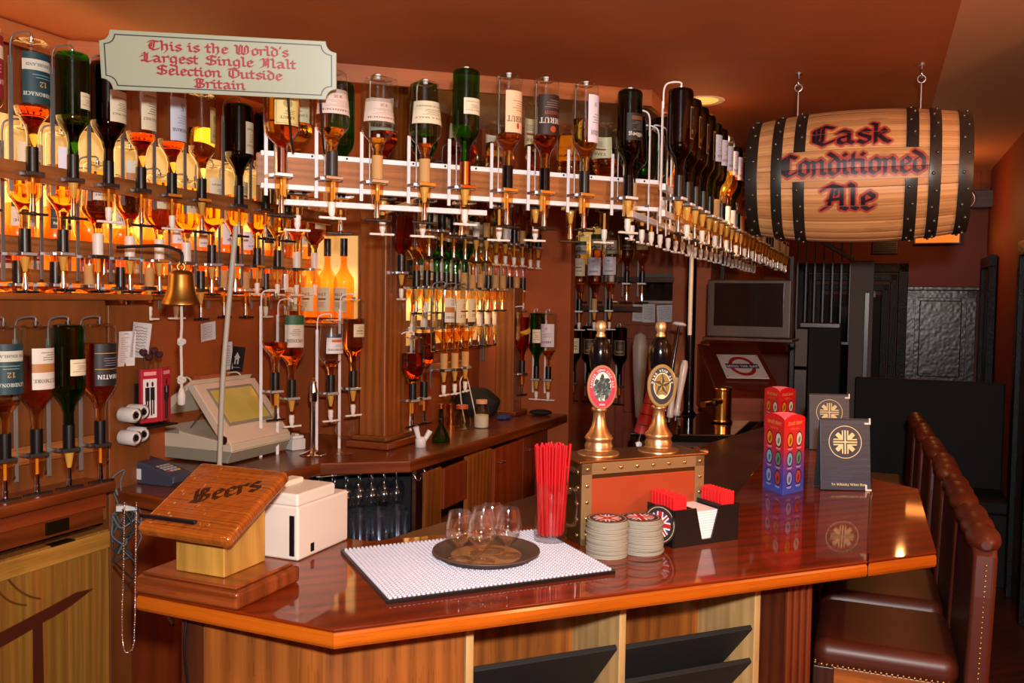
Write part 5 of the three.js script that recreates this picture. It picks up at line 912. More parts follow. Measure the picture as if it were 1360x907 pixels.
function talker(x, z, turn, label) {
  const t = thing('table_talker', label, 'table card', [x, BT, z], turn), W = 0.114, H = 0.212, rr = W / (2 * Math.sqrt(3)) + 0.0005;
  const s = new THREE.Shape(); s.moveTo(-W / 2, 0); s.lineTo(W / 2, 0); s.lineTo(W / 2, H); s.quadraticCurveTo(W / 2, H + 0.006, W / 2 - 0.008, H + 0.008); s.quadraticCurveTo(0, H + 0.026, -W / 2 + 0.008, H + 0.008); s.quadraticCurveTo(-W / 2, H + 0.006, -W / 2, H);
  const m = phys({ map: T.prism, roughness: 0.5, clearcoat: 0.4, clearcoatRoughness: 0.3 });
  for (let k = 0; k < 3; k++) part('card_face', uvRect(flat(s, 0.0012), -W / 2, W / 2, 0, H + 0.018).translate(0, 0, rr - 0.0012).rotateY(k * Math.PI * 2 / 3), m, t);
}
talker(1.742, -2.078, -1.745, 'red and blue three sided beer card standing in front on the bar');
talker(2.27, -2.74, -1.745, 'second red beer card standing behind the first one');

// ------------------------------------------------------------------ on and above the back counter
{ // old beige till, screens leaning together like a tent; local z faces the aisle
  const t = thing('cash_till', 'old beige cash till with an amber screen leaning like a tent', 'till', [0.295, 1.02, -3.235], T45);
  const ex = (pts, d, x, m, n, par = t) => part(n, uvm(new THREE.ExtrudeGeometry(new THREE.Shape(pts.map(([z, y]) => new THREE.Vector2(-z, y))), { depth: d, bevelEnabled: true, bevelSize: 0.004, bevelThickness: 0.004, bevelSegments: 2 }).rotateY(Math.PI / 2).translate(x, 0, 0), 'x'), m, par);
  ex([[-0.4, 0.012], [-0.02, 0.012], [0, 0.05], [-0.43, 0.05]], 0.33, 0, M.beigeDark, 'base');
  ex([[-0.43, 0.052], [0, 0.052], [0, 0.075], [-0.2, 0.1], [-0.3, 0.12], [-0.36, 0.115], [-0.43, 0.08]], 0.33, 0, M.beige, 'body');
  ex([[0.0, 0.075], [-0.165, 0.275], [-0.195, 0.275], [-0.035, 0.075]], 0.33, 0, std(0xd8c4ae, 0.5), 'front_screen');
  const ang = Math.atan2(0.2, 0.165), scr = (w, h, m, n, off, up) => { const g = new RoundedBoxGeometry(w, h, 0.006, 1, 0.002); g.rotateX(-(Math.PI / 2 - ang)); g.translate(0.165, 0.075 + up * Math.sin(ang), -up * Math.cos(ang)).translate(0, off * Math.cos(ang), off * Math.sin(ang)); return part(n, g, m, t); };
  scr(0.25, 0.165, M.beigeDark, 'screen_bezel', 0.003, 0.155);
  scr(0.225, 0.142, phys({ color: 0xb09a48, roughness: 0.15, clearcoat: 1, clearcoatRoughness: 0.05, emissive: new THREE.Color(0.55, 0.42, 0.08), emissiveIntensity: 0.16 }), 'screen_glass', 0.006, 0.155);
  ex([[-0.2, 0.26], [-0.18, 0.29], [-0.36, 0.165], [-0.385, 0.12], [-0.36, 0.11]], 0.33, 0, M.beige, 'rear_screen');
  part('vent', bx(0.002, 0.016, 0.1, -0.005, 0.1, -0.28, 'y', 0.0005), M.beigeDark, t); part('hinge_knob', cyl(0.016, 0.016, -0.006, 0.002, 18).rotateZ(Math.PI / 2).translate(-0.004, 0.09, -0.03), M.steel, t);
  part('strut', tube([[0.02, 0.12, -0.2], [0.02, 0.2, -0.13]], 0.0025, 4, 6), M.steel, t);
  part('paper_roller', cyl(0.018, 0.018, 0, 0.16, 18).rotateZ(-Math.PI / 2).translate(0.09, 0.285, -0.235), std(0xa85a30, 0.5), t);
  for (const x of [0.03, 0.3]) part('roller_arm', tube([[x, 0.27, -0.19], [x, 0.3, -0.22], [x, 0.295, -0.27]], 0.004, 8, 6), M.beige, t);
}
{ // card reader
  const t = thing('card_reader', 'blue grey card payment reader with keypad on the counter end', 'card reader', [0.05, 1.02, -3.03], T45);
  const body = new THREE.ExtrudeGeometry(new THREE.Shape([[-0.1, 0], [0.085, 0], [0.1, 0.012], [0.1, 0.026], [-0.02, 0.058], [-0.07, 0.064], [-0.1, 0.05]].map((p) => new THREE.Vector2(...p))), { depth: 0.076, bevelEnabled: true, bevelSize: 0.005, bevelThickness: 0.005, bevelSegments: 3 });
  part('body', uvm(body.rotateY(-Math.PI / 2).translate(0.038, 0.005, 0), 'x'), std(0x3a4050, 0.4), t);
  part('sticker', uvRect(bx(0.001, 0.034, 0.07, 0, 0, 0, 'y', 0), 0, 1, 0, 1), std(0xd6d8d6, 0.6), t).position.set(-0.0435, 0.014, -0.06);
  part('screen', bx(0.05, 0.002, 0.034, 0, 0, 0, 'y', 0.0005).rotateX(0.24), std(0x8aa04a, 0.2), t).position.set(0, 0.061, -0.012);
  for (let i = 0; i < 4; i++) for (let j = 0; j < 4; j++) part('key', bx(0.011, 0.004, 0.009, 0, 0, 0, 'y', 0.001).rotateX(0.26), std(i === 3 && j === 3 ? 0xd8b030 : i === 0 && j === 3 ? 0xb04038 : 0xb4b8bc, 0.5), t).position.set(-0.022 + i * 0.0146, 0.0535 - j * 0.0036, 0.022 + j * 0.0145);
  part('clip', bx(0.03, 0.05, 0.018, 0, 0.055, -0.105, 'y', 0.002), M.black, t);
  solo('blue_battery', bx(0.022, 0.085, 0.02, 0, 0, 0, 'y', 0.002), std(0x2a5a9a, 0.4), 'small blue pack standing behind the card reader', 'box', [-0.02, 1.02, -3.12], T45);
}
{ // till rolls on pegs
  const g = lathe([[0.009, 0], [0.023, 0], [0.023, 0.056], [0.009, 0.056], [0.009, 0]], 26).rotateX(Math.PI / 2); let f;
  [[2.925, 1.255, 'upper roll farther from the post edge'], [2.865, 1.25, 'upper roll on the post edge'], [2.925, 1.185, 'lower roll farther from the post edge'], [2.865, 1.18, 'lower roll on the post edge']].forEach(([e, y, w], i) => {
    const [x, z] = Q(-3.03 + (i % 2 ? 0.015 : 0), e + 0.05), L = `white paper till roll on the brown post, ${w}`;
    if (f) { copy(f, [x, y, z], T45, L, 'till rolls on the brown post'); } else { f = thing('till_roll', L, 'paper roll', [x, y, z], T45, 'till rolls on the brown post'); part('paper', g, M.paper, f); part('core', lathe([[0.0065, 0.001], [0.009, 0.001], [0.009, 0.057], [0.0065, 0.057], [0.0065, 0.001]], 18).rotateX(Math.PI / 2), M.black, f); part('peg', cyl(0.004, 0.004, -0.02, 0.06, 8).rotateX(Math.PI / 2), M.steel, f); }
  });
}
// paper notices
function sheet(name, w, h, tex, label, x, y, z, turn, tilt = 0) {
  const g = uvRect(new THREE.BoxGeometry(w, h, 0.0012, 6, 6, 1), -w / 2, w / 2, -h / 2, h / 2), p = g.attributes.position; for (let i = 0; i < p.count; i++) p.setZ(i, p.getZ(i) + 0.006 * Math.pow(Math.abs(p.getX(i) / w * 2), 2) + 0.003 * Math.sin(p.getY(i) * 30)); g.computeVertexNormals();
  const m = solo(name, g, std(0xffffff, 0.75), label, 'paper', [x, y, z], turn); m.material.map = tex; m.rotation.z = tilt; return m;
}
{
  let [x, z] = Q(-3.037, 2.955); sheet('paper_notice', 0.066, 0.108, T.notice, 'white typed notice on the brown post above the till rolls', x, 1.45, z, T45);
  [x, z] = Q(-3.032, 3.03); sheet('folded_note', 0.075, 0.11, T.scrawl, 'white note pinned above the red booklets', x, 1.475, z, T45, -0.1);
  [x, z] = Q(-3.345, 3.82); sheet('scrap_note', 0.08, 0.07, T.scrawl, 'torn white scrap of paper on the wall beside the bell', x, 1.48, z, T45, 0.12);
  [x, z] = Q(-3.345, 4.06); sheet('dark_flyer', 0.075, 0.1, T.flyer, 'black flyer with a white house mark above the till', x, 1.365, z, T45, -0.1);
  [x, z] = Q(-3.347, 3.98); sheet('grey_flyer', 0.05, 0.11, T.scrawl, 'grey sheet tucked behind the black flyer', x, 1.38, z, T45, 0.1);
  for (const [n, tx, e, L] of [[0, T.packLeft, 3.035, 'red booklet with two dark figures, nearer the till rolls'], [1, T.packRight, 3.13, 'red booklet with one suited figure, nearer the till']]) { [x, z] = Q(-2.985, e); const b = solo('red_booklet', uvRect(bx(0.062, 0.17, 0.014, 0, -0.085, 0, 'y', 0.002), -0.031, 0.031, -0.085, 0.085), std(0xffffff, 0.5), L, 'booklet', [x, 1.3, z], n ? 1.1 : 0.6); b.material.map = tx; }
  [x, z] = Q(-3.01, 3.08); const h = thing('booklet_holder', 'wire holder carrying the two red booklets on the wall', 'holder', [x, 1.2, z], T45); part('tray', bx(0.13, 0.006, 0.05, 0, 0, 0.02, 'x', 0.001), M.iron, h); part('back', bx(0.13, 0.14, 0.003, 0, 0, -0.008, 'x', 0.0008), M.iron, h); part('arm', bx(0.02, 0.006, 0.03, 0, 0, -0.01, 'x', 0.001), M.iron, h);
  const rose = thing('dried_roses', 'dark dried roses stuck behind the red booklets', 'flowers', [Q(-3.0, 3.07)[0], 1.39, Q(-3.0, 3.07)[1]], T45); const rr = rng(6); for (let i = 0; i < 4; i++) { const px = -0.035 + i * 0.022, py = 0.03 + rr() * 0.03; part('bloom', merge([0, 1, 2, 3, 4].map((k) => new THREE.SphereGeometry(0.008, 8, 6).scale(1, 1.2, 1).translate(px + 0.005 * Math.cos(k * 1.26), py + 0.003 * (k % 2), 0.005 * Math.sin(k * 1.26)))), std(0x3a0d14, 0.8), rose); part('stem', tube([[px, py, 0], [px * 0.8, -0.03, 0]], 0.0015, 4, 5), std(0x2d3a1c, 0.8), rose); }
}
{ // brass bell with rope
  const t = thing('brass_bell', 'brass bell with a knotted white rope hanging before the wall rack', 'bell', [0.11, 1.59, -2.715]);
  part('bell', lathe([[0.053, 0], [0.055, 0.003], [0.05, 0.014], [0.042, 0.03], [0.037, 0.055], [0.034, 0.085], [0.031, 0.094], [0.018, 0.1], [0.0, 0.101], [0.0, 0.096], [0.028, 0.09], [0.034, 0.05], [0.049, 0.01], [0.053, 0]], 40), M.bellBrass, t);
  part('crown_loop', new THREE.TorusGeometry(0.01, 0.004, 8, 18).translate(0, 0.109, 0), M.bellBrass, t);
  const r = part('rope', tube([[0, 0.02, 0], [0.001, -0.06, 0.001], [-0.001, -0.1, 0], [0.0005, -0.2, 0], [0, -0.25, 0]], 0.0045, 30, 7), std(0xbdb6ae, 0.85), t); part('knot', merge([new THREE.TorusKnotGeometry(0.0065, 0.0042, 40, 6).translate(0, -0.105, 0), new THREE.TorusKnotGeometry(0.0068, 0.0042, 40, 6).translate(0, -0.215, 0)]), std(0xbdb6ae, 0.85), r); part('rope_end', lathe([[0, -0.29], [0.011, -0.285], [0.0115, -0.26], [0.006, -0.24], [0, -0.238]], 14), std(0xc4beb6, 0.85), r);
  part('bracket', tube([[0, 0.113, 0], [0, 0.15, 0], [-0.05, 0.17, -0.06], [-0.17, 0.168, -0.18]], 0.005, 24, 6), M.iron, t);
}
{ // pale pole leaning behind the till
  const t = thing('pale_pole', 'long pale pole standing from the counter to the wall rack', 'pole', [0.245, 1.02, -3.12]);
  part('shaft', tube([[0, 0, 0], [0.012, 0.35, 0.02], [0.05, 0.83, 0.04]], 0.0085, 20, 10), std(0xb4b2a4, 0.5), t); part('foot', cyl(0.012, 0.01, 0, 0.025, 12), M.black, t);
}
{ // cables under the counter end
  const t = thing('cable_tangle', 'tangle of grey cables hanging below the counter end', 'cables', [-0.03, 0.9, -2.98]); const r = rng(14);
  for (let k = 0; k < 9; k++) { const pts = []; let x = (r() - 0.5) * 0.07, y = 0.06, z = (r() - 0.5) * 0.03 + 0.03; const n = 6 + (r() * 5 | 0); for (let i = 0; i < n; i++) { pts.push([x, y, z]); x += (r() - 0.5) * 0.09; x = Math.max(-0.05, Math.min(0.07, x)); y -= 0.01 + r() * 0.05; if (r() < 0.3) y += 0.07; z += (r() - 0.5) * 0.02; z = Math.max(0.012, Math.min(0.07, z)); } part('cable', tube(pts, 0.0022 + r() * 0.0015, 50, 6), std([0x4a5058, 0x5a6068, 0x2a2c30][k % 3], 0.6), t); }
  part('socket_strip', bx(0.06, 0.018, 0.03, -0.01, 0.055, 0.03, 'x', 0.003), M.paper, t);
  const c = thing('power_cable', 'thin black cable running from the cupboard to the bar end', 'cable', [-0.07, 0.86, -2.72]); part('cord', tube([[0, 0, 0], [0.05, 0.005, 0.2], [0.1, 0.05, 0.5], [0.13, 0.09, 0.82]].map(([a, b, d]) => [a, b, d]), 0.003, 40, 6), M.black, c);
  const d = thing('power_cable', 'black cable hanging under the bar overhang below the lectern', 'cable', [0.078, 1.02, -1.735]); part('cord', tube([[0, 0, 0], [-0.004, -0.06, 0.006], [0.004, -0.16, 0.004], [0.01, -0.3, 0.008]], 0.0022, 30, 6), M.black, d);
}
{ // small things along the counter
  const put = (n, geos, label, cat, x, z, turn = 0, y = 1.02) => { const t = thing(n, label, cat, [x, y, z], turn); geos.forEach(([pn, g, m]) => part(pn, g, m, t)); return t; };
  put('chrome_stand', [['base', lathe([[0, 0], [0.05, 0], [0.052, 0.004], [0.03, 0.01], [0.012, 0.018], [0.009, 0.03], [0, 0.031]], 32), M.chrome], ['stem', cyl(0.0085, 0.0085, 0.02, 0.25, 16), M.chrome], ['collar', lathe([[0.009, 0.2], [0.015, 0.205], [0.015, 0.235], [0.017, 0.24], [0.012, 0.262], [0.012, 0.275], [0.007, 0.29], [0, 0.293]], 20), M.chrome]], 'polished chrome stand on the counter beside the till', 'stand', 0.605, -3.38);
  put('wine_goblet', [['bowl', lathe([[0, 0], [0.034, 0.001], [0.034, 0.0025], [0.006, 0.008], [0.0045, 0.05], [0.01, 0.058], [0.03, 0.072], [0.037, 0.09], [0.036, 0.115], [0.033, 0.128], [0.0318, 0.128], [0.0345, 0.115], [0.0355, 0.09], [0.029, 0.0735], [0, 0.06]], 30), phys({ color: 0xffffff, roughness: 0.02, transmission: 1, thickness: 0 })]], 'clear stemmed goblet on the counter before the oak pillar', 'glass', 0.72, -3.36);
  put('switch_box', [['box', bx(0.06, 0.045, 0.06, 0, 0, 0, 'y', 0.005), M.paper], ['cover', bx(0.05, 0.012, 0.05, 0, 0.045, 0, 'y', 0.004), M.white], ['switch', bx(0.018, 0.008, 0.03, 0, 0.056, 0, 'y', 0.002), M.beige]], 'white switch box on the counter between till and chrome stand', 'box', 0.56, -3.52, 0.4);
  put('white_gadget', [['base', lathe([[0, 0], [0.022, 0], [0.022, 0.03], [0.016, 0.04], [0, 0.041]], 24), M.white], ['horn', cyl(0.009, 0.012, 0.03, 0.085, 14).rotateZ(0.25), M.white], ['horn', cyl(0.009, 0.012, 0.03, 0.075, 14).rotateZ(-0.55), M.white]], 'white two horned bottle opener on the counter past the pillar', 'opener', 1.045, -3.43);
  put('green_flask', [['glass', lathe([[0, 0], [0.04, 0.002], [0.038, 0.02], [0.012, 0.07], [0.009, 0.14], [0.01, 0.145]], 24), M.green], ['cap', cyl(0.011, 0.011, 0.14, 0.16, 12), M.copper]], 'cone shaped green glass flask on the counter', 'flask', 1.16, -3.52);
  put('clear_decanter', [['glass', lathe([[0, 0], [0.035, 0.002], [0.036, 0.06], [0.014, 0.1], [0.012, 0.15]], 24), M.clear], ['cap', cyl(0.013, 0.013, 0.15, 0.165, 12), M.cork]], 'clear round shouldered decanter beside the green flask', 'decanter', 1.1, -3.6);
  put('candle_jar', [['glass', lathe([[0, 0], [0.038, 0.001], [0.042, 0.03], [0.036, 0.075], [0.026, 0.085], [0.026, 0.1]], 26), pane(0.85, 0.88, 0.7)], ['lid', cyl(0.028, 0.028, 0.098, 0.114, 24), std(0xb8502e, 0.5)]], 'glass jar with an orange lid on the counter past the pillar', 'jar', 1.36, -3.82);
  put('sugar_jar', [['glass', lathe([[0, 0], [0.035, 0.001], [0.038, 0.03], [0.034, 0.09], [0.026, 0.1], [0.026, 0.115]], 26), pane(0.9, 0.9, 0.78)], ['lid', cyl(0.027, 0.027, 0.113, 0.13, 24), std(0xd8a088, 0.5)], ['filling', cyl(0.033, 0.034, 0.003, 0.06, 20), M.paper]], 'glass jar with a pale pink lid beside the orange lidded jar', 'jar', 1.47, -3.86);
  put('copper_jigger', [['cup', lathe([[0.005, 0.001], [0.022, 0.0], [0.009, 0.05], [0.022, 0.1], [0.02, 0.1], [0.006, 0.052], [0.005, 0.001]], 24), M.copper]], 'copper double cup measure behind the jars', 'measure', 1.36, -3.98);
  put('blue_cloth', [['cloth', (() => { const g = new THREE.SphereGeometry(0.05, 20, 12).scale(1, 0.24, 0.7).translate(0, 0.011, 0), p = g.attributes.position; for (let i = 0; i < p.count; i++) p.setY(i, Math.max(0, p.getY(i) + 0.004 * Math.sin(p.getX(i) * 160) * Math.cos(p.getZ(i) * 120))); g.computeVertexNormals(); return g; })(), std(0x243a78, 0.9)]], 'crumpled blue cloth on the counter before the short post', 'cloth', 1.68, -4.1, 0.6);
  put('black_bag', [['bag', (() => { const g = new THREE.SphereGeometry(0.11, 24, 16).scale(1.1, 0.75, 0.6).translate(0, 0.07, 0), p = g.attributes.position; for (let i = 0; i < p.count; i++) p.setXYZ(i, p.getX(i) + 0.006 * Math.sin(p.getY(i) * 90), Math.max(0, p.getY(i)) + 0.3 * Math.max(0, p.getX(i) * -0.3), p.getZ(i)); g.computeVertexNormals(); return g; })(), M.blackMatt], ['strap', tube([[-0.05, 0.12, 0], [-0.1, 0.2, 0.01], [-0.12, 0.12, 0.03], [-0.1, 0.04, 0.05]], 0.004, 24, 6), M.blackMatt]], 'black bag slumped against the wall under the bottle tiers', 'bag', 1.58, -4.22, -0.6);
  put('white_cable', [['cable', tube([[0, 0, 0], [-0.02, 0.1, 0], [-0.03, 0.2, 0.01], [0, 0.23, 0.01], [0.03, 0.12, 0.01], [0.05, 0.02, 0.02]], 0.003, 40, 6), M.white]], 'looped white cable standing behind the jars', 'cable', 1.46, -4.06, 0);
  put('black_rag', [['rag', new THREE.SphereGeometry(0.05, 18, 10).scale(1.2, 0.3, 0.7).translate(0, 0.014, 0), M.blackMatt]], 'black rag lying at the end wall corner of the counter', 'cloth', 1.93, -4.2, -0.5);
}
{ // glasses under the counter
  const stem = lathe([[0, 0], [0.03, 0.001], [0.004, 0.008], [0.004, 0.055], [0.025, 0.075], [0.031, 0.1], [0.026, 0.13]], 18).rotateX(Math.PI).translate(0, 0, 0), pint = lathe([[0, 0.001], [0.03, 0.0], [0.041, 0.14], [0.039, 0.14], [0.0285, 0.008], [0, 0.008]], 18), gm = phys({ color: 0xf4f6fa, roughness: 0.16, transmission: 1, thickness: 0, ior: 1.9 });
  let a, b; for (let j = 0; j < 2; j++) for (let i = 0; i < 7; i++) { const x = 0.6 + i * 0.05 + j * 0.03, z = -3.2 - 0.006 * i - j * 0.1; const g = 'stemmed glasses hanging in the dark bay under the counter', L = 'stemmed glass hanging upside down in the dark counter bay'; if (a) copy(a, [x, 0.972, z - 0.03], 0, L, g); else { a = thing('hanging_glass', L, 'glass', [x, 0.972, z - 0.03], 0, g); part('bowl', stem, gm, a); } }
  for (let j = 0; j < 2; j++) for (let i = 0; i < 5; i++) { const x = 0.61 + i * 0.075 + j * 0.02, z = -3.24 - 0.006 * i - j * 0.1; const g = 'pint glasses on the floor of the dark counter bay', L = 'straight pint glass standing in the dark counter bay'; if (b) copy(b, [x, 0.66, z], 0, L, g); else { b = thing('pint_glass', L, 'glass', [x, 0.66, z], 0, g); part('body', pint, gm, b); } }
  for (let j = 0; j < 3; j++) { const [x, z] = Q(-2.3, 4.4 + j * 0.09); copy(b, [x, 0.52, z], 0, `pint glass on the niche shelf below the drawer, ${ORD[j]} from the glass bay`, 'pint glasses in the drawer niche'); }
  const rl = thing('glass_rail', 'steel rail holding the hanging stemmed glasses', 'rail', [0.78, 0.962, -3.3], 0.12); for (const z of [-0.06, 0.0, 0.06]) part('rod', cyl(0.003, 0.003, -0.2, 0.2, 6).rotateZ(Math.PI / 2).translate(0, 0.004, z), M.steel, rl);
}
// ------------------------------------------------------------------ dark stone counter with taps under the long overhead run
{
  const o = [2.5, -3.6], loc = (p) => p.map(([x, z]) => [x - o[0], z - o[1]]), t = thing('stone_counter', 'dark polished stone counter with wooden cabinet under the overhead run', 'counter', [o[0], 0, o[1]]);
  const pl = [[2.06, -3.5], [2.2, -3.42], [2.485, -3.3], [3.4, -4.21], [3.09, -4.18], [2.3, -3.75]], pi = [[2.12, -3.51], [2.22, -3.46], [2.47, -3.35], [3.34, -4.2], [3.09, -4.14], [2.33, -3.72]];
  part('stone_top', prism(loc(pl), 0.985, 1.022, 'x', 0.006), phys({ color: 0x17120f, roughness: 0.12, clearcoat: 1, clearcoatRoughness: 0.05 }), t); part('cabinet', prism(loc(pi), 0, 0.985), M.darkWood, t);
  for (const y of [0.9, 0.6]) part('shadow_mould', prism(loc(pi.map(([x, z]) => [x + (x - 2.6) * 0.02, z + (z + 3.8) * 0.02])), y, y + 0.03, 'x', 0.004), M.wallRed, t);
}
{ // brass tap tower
  const t = thing('brass_tap_tower', 'round brass beer tap tower on the dark stone counter', 'tap tower', [2.676, 1.022, -3.66]);
  part('drum', lathe([[0, 0], [0.052, 0], [0.052, 0.012], [0.046, 0.016], [0.046, 0.16], [0.049, 0.163], [0.049, 0.175], [0.044, 0.18], [0, 0.181]], 36), M.brass, t);
  part('cross_tube', cyl(0.016, 0.016, 0, 0.2, 16).rotateZ(Math.PI / 2).rotateY(0.5).translate(-0.02, 0.11, 0.02), M.brass, t); part('collar', cyl(0.022, 0.022, 0, 0.03, 16).rotateZ(Math.PI / 2).rotateY(0.5).translate(-0.09, 0.11, 0.06), M.black, t);
  const g = thing('drip_rail', 'chrome row of beer faucets at the stone counter front', 'faucets', [2.19, 1.022, -3.42], -0.5); for (const x of [-0.06, 0, 0.06]) { const f = part('faucet', merge([cyl(0.012, 0.014, 0, 0.03, 12).translate(x, 0, 0), cyl(0.009, 0.009, 0.02, 0.085, 12).translate(x, 0, 0), cyl(0.008, 0.006, 0, 0.06, 10).rotateX(2.0).translate(x, 0.07, 0.01)]), M.chrome, g); }
}
function tapHandle(x, z, label, pts, mat, lean, top, ty) {
  const t = thing('tap_handle', label, 'tap handle', [x, label.includes('lever') ? 1.16 : 1.1, z]); part('grip', lathe(pts, 24), mat, t); if (top) part('tip', lathe(top, 20), ty, t); part('ferrule', cyl(0.007, 0.007, -0.02, 0.006, 10), M.chrome, t); t.rotation.z = lean; return t;
}
const ceramic = phys({ color: 0xd6ccc6, roughness: 0.25, clearcoat: 0.8 });
tapHandle(2.19, -3.38, 'white ceramic tap handle with a carved brown top', [[0.006, 0], [0.016, 0.005], [0.015, 0.016], [0.017, 0.02], [0.015, 0.03], [0.013, 0.09], [0.018, 0.15], [0.019, 0.18], [0.015, 0.186], [0, 0.187]], ceramic, -0.12, [[0.015, 0.186], [0.019, 0.2], [0.016, 0.22], [0.02, 0.235], [0.012, 0.26], [0, 0.265]], std(0x7a5224, 0.5));
tapHandle(2.25, -3.42, 'plain white ceramic tap handle leaning behind the brown topped one', [[0.006, 0], [0.016, 0.005], [0.015, 0.016], [0.017, 0.02], [0.013, 0.03], [0.012, 0.09], [0.017, 0.18], [0.018, 0.23], [0.012, 0.256], [0, 0.26]], ceramic, -0.16);
tapHandle(2.125, -3.31, 'tall black tap lever with a flat white top', [[0.006, 0], [0.009, 0.02], [0.0075, 0.25], [0.0065, 0.36], [0, 0.361]], M.glossBlack, -0.16, [[0.006, 0.358], [0.03, 0.362], [0.031, 0.368], [0.022, 0.376], [0, 0.378]], M.white);
tapHandle(2.13, -3.42, 'broad cream paddle tap handle behind the gold star pump', [[0.006, 0], [0.014, 0.01], [0.02, 0.1], [0.036, 0.22], [0.038, 0.28], [0.03, 0.32], [0.012, 0.34], [0, 0.342]], std(0xb98e5a, 0.5), -0.05);
tapHandle(2.04, -3.4, 'grey paddle tap handle behind the star pump finial', [[0.006, 0], [0.014, 0.01], [0.02, 0.1], [0.03, 0.24], [0.032, 0.32], [0.024, 0.37], [0, 0.384]], std(0x77706a, 0.5), 0);
{ // red obelisk tap handle with a brick pattern of grooves
  const t = thing('red_tap_handle', 'tapered red tap handle scored with black lines beside the star pump', 'tap handle', [1.9, 1.08, -3.14], -0.5);
  part('grip', merge([new THREE.CylinderGeometry(0.014, 0.042, 0.3, 4, 1).rotateY(T45).translate(0, 0.15, 0)]), std(0xa01c2c, 0.45), t);
  part('point', new THREE.ConeGeometry(0.013, 0.02, 4).rotateY(T45).translate(0, 0.31, 0), std(0xa01c2c, 0.45), t);
  for (let k = 0; k < 6; k++) { const y = 0.035 + k * 0.045, r = ease(0.042, 0.014, y / 0.3) * 0.708; part('groove', bx(2 * r + 0.001, 0.003, 2 * r + 0.001, 0, y, 0, 'x', 0), M.iron, t); }
  part('stem', cyl(0.008, 0.006, -0.06, 0, 12), M.chrome, t); part('faucet', merge([cyl(0.012, 0.012, -0.03, 0.03, 12).rotateX(1.4).translate(0, -0.05, 0.0), new THREE.SphereGeometry(0.016, 14, 10).translate(0, -0.05, 0)]), M.chrome, t); t.rotation.z = -0.22;
  const c = thing('tap_column', 'slim chrome tap column rising from the aisle beside the red handle', 'tap column', [1.9, 0, -3.15]); part('pipe', cyl(0.018, 0.014, 0, 1.035, 16), M.chrome, c);
}
{ // sloping red cabinet top with the station roundel
  const t = thing('slanted_cabinet', 'red brown cabinet with a slanted lid on the stone counter', 'cabinet', [3.01, 1.022, -3.98], -0.42); t.scale.setScalar(1.1);
  const g = new THREE.ExtrudeGeometry(new THREE.Shape([[-0.3, 0], [0.3, 0], [0.3, 0.31], [0.28, 0.325], [-0.3, 0.1]].map((p) => new THREE.Vector2(...p))), { depth: 0.3, bevelEnabled: true, bevelSize: 0.004, bevelThickness: 0.004, bevelSegments: 1 }).translate(0, 0, -0.15).rotateY(Math.PI / 2);
  part('body', uvm(g, 'x'), wood('#6a2410', '#4a1608', 51, { rough: 0.35, coat: 0.5 }), t);
  const a = Math.atan2(0.225, 0.58), s = thing('station_sign', 'white enamel plate with a red ring and blue bar on the slanted cabinet', 'sign', [2.995, 1.022, -3.98], -0.42); s.scale.setScalar(1.1);
  part('plate', uvRect(new RoundedBoxGeometry(0.205, 0.27, 0.003, 1, 0.001), -0.1025, 0.1025, -0.135, 0.135).rotateX(-(Math.PI / 2 - a)).translate(0.03, 0.213 + 0.017, 0.0), phys({ map: T.gap, roughness: 0.3, clearcoat: 0.6, clearcoatRoughness: 0.2 }), s);
}
{ // television under the overhead run
  const t = thing('television', 'dark television with a grey frame under the overhead run', 'television', [2.745, 1.45, -3.56], -0.85); t.scale.setScalar(0.86);
  part('casing', bx(0.47, 0.33, 0.03, 0, 0, 0, 'y', 0.01), std(0x4c403a, 0.4, 0.3), t); part('back_box', bx(0.4, 0.26, 0.2, 0, 0.035, -0.1, 'y', 0.03), M.black, t); part('screen', bx(0.39, 0.245, 0.006, 0, 0.065, 0.0145, 'y', 0.002), phys({ color: 0x0c0908, roughness: 0.18, clearcoat: 1, clearcoatRoughness: 0.1 }), t); part('shelf', bx(0.5, 0.018, 0.26, 0, -0.019, -0.08, 'x', 0.003), M.darkWood, t); for (const x of [-0.2, 0.2]) part('hanger', bx(0.02, 0.48, 0.02, x, -0.01, -0.2, 'y', 0.002), M.black, t);
  const p = thing('white_rod', 'white painted rod hanging beside the television', 'rod', [2.14, 1.481, -3.165]); part('shaft', cyl(0.009, 0.009, 0, 0.38, 14), std(0xc8c0b0, 0.4), p);
  const q = thing('black_post', 'slim gloss black post standing on the stone counter by the television', 'post', [2.69, 1.022, -3.97]); part('shaft', cyl(0.025, 0.025, 0, 0.84, 18), M.glossBlack, q); part('foot', cyl(0.04, 0.03, 0, 0.02, 18), M.glossBlack, q);
}
for (const [i, c, w, h] of [[0, -1.86, 0.07, 0.1], [1, -1.77, 0.075, 0.11], [2, -1.63, 0.1, 0.1]]) { const [x, z] = Q(c, 7.37); sheet('taped_note', w, h, T.scrawl, ['white note taped under the hatch, next to the recess rack', 'middle white note taped under the hatch', 'wide white note taped under the hatch beside the orange jamb'][i], x, 1.55, z, -T45, 0.05 * (i - 1)); }

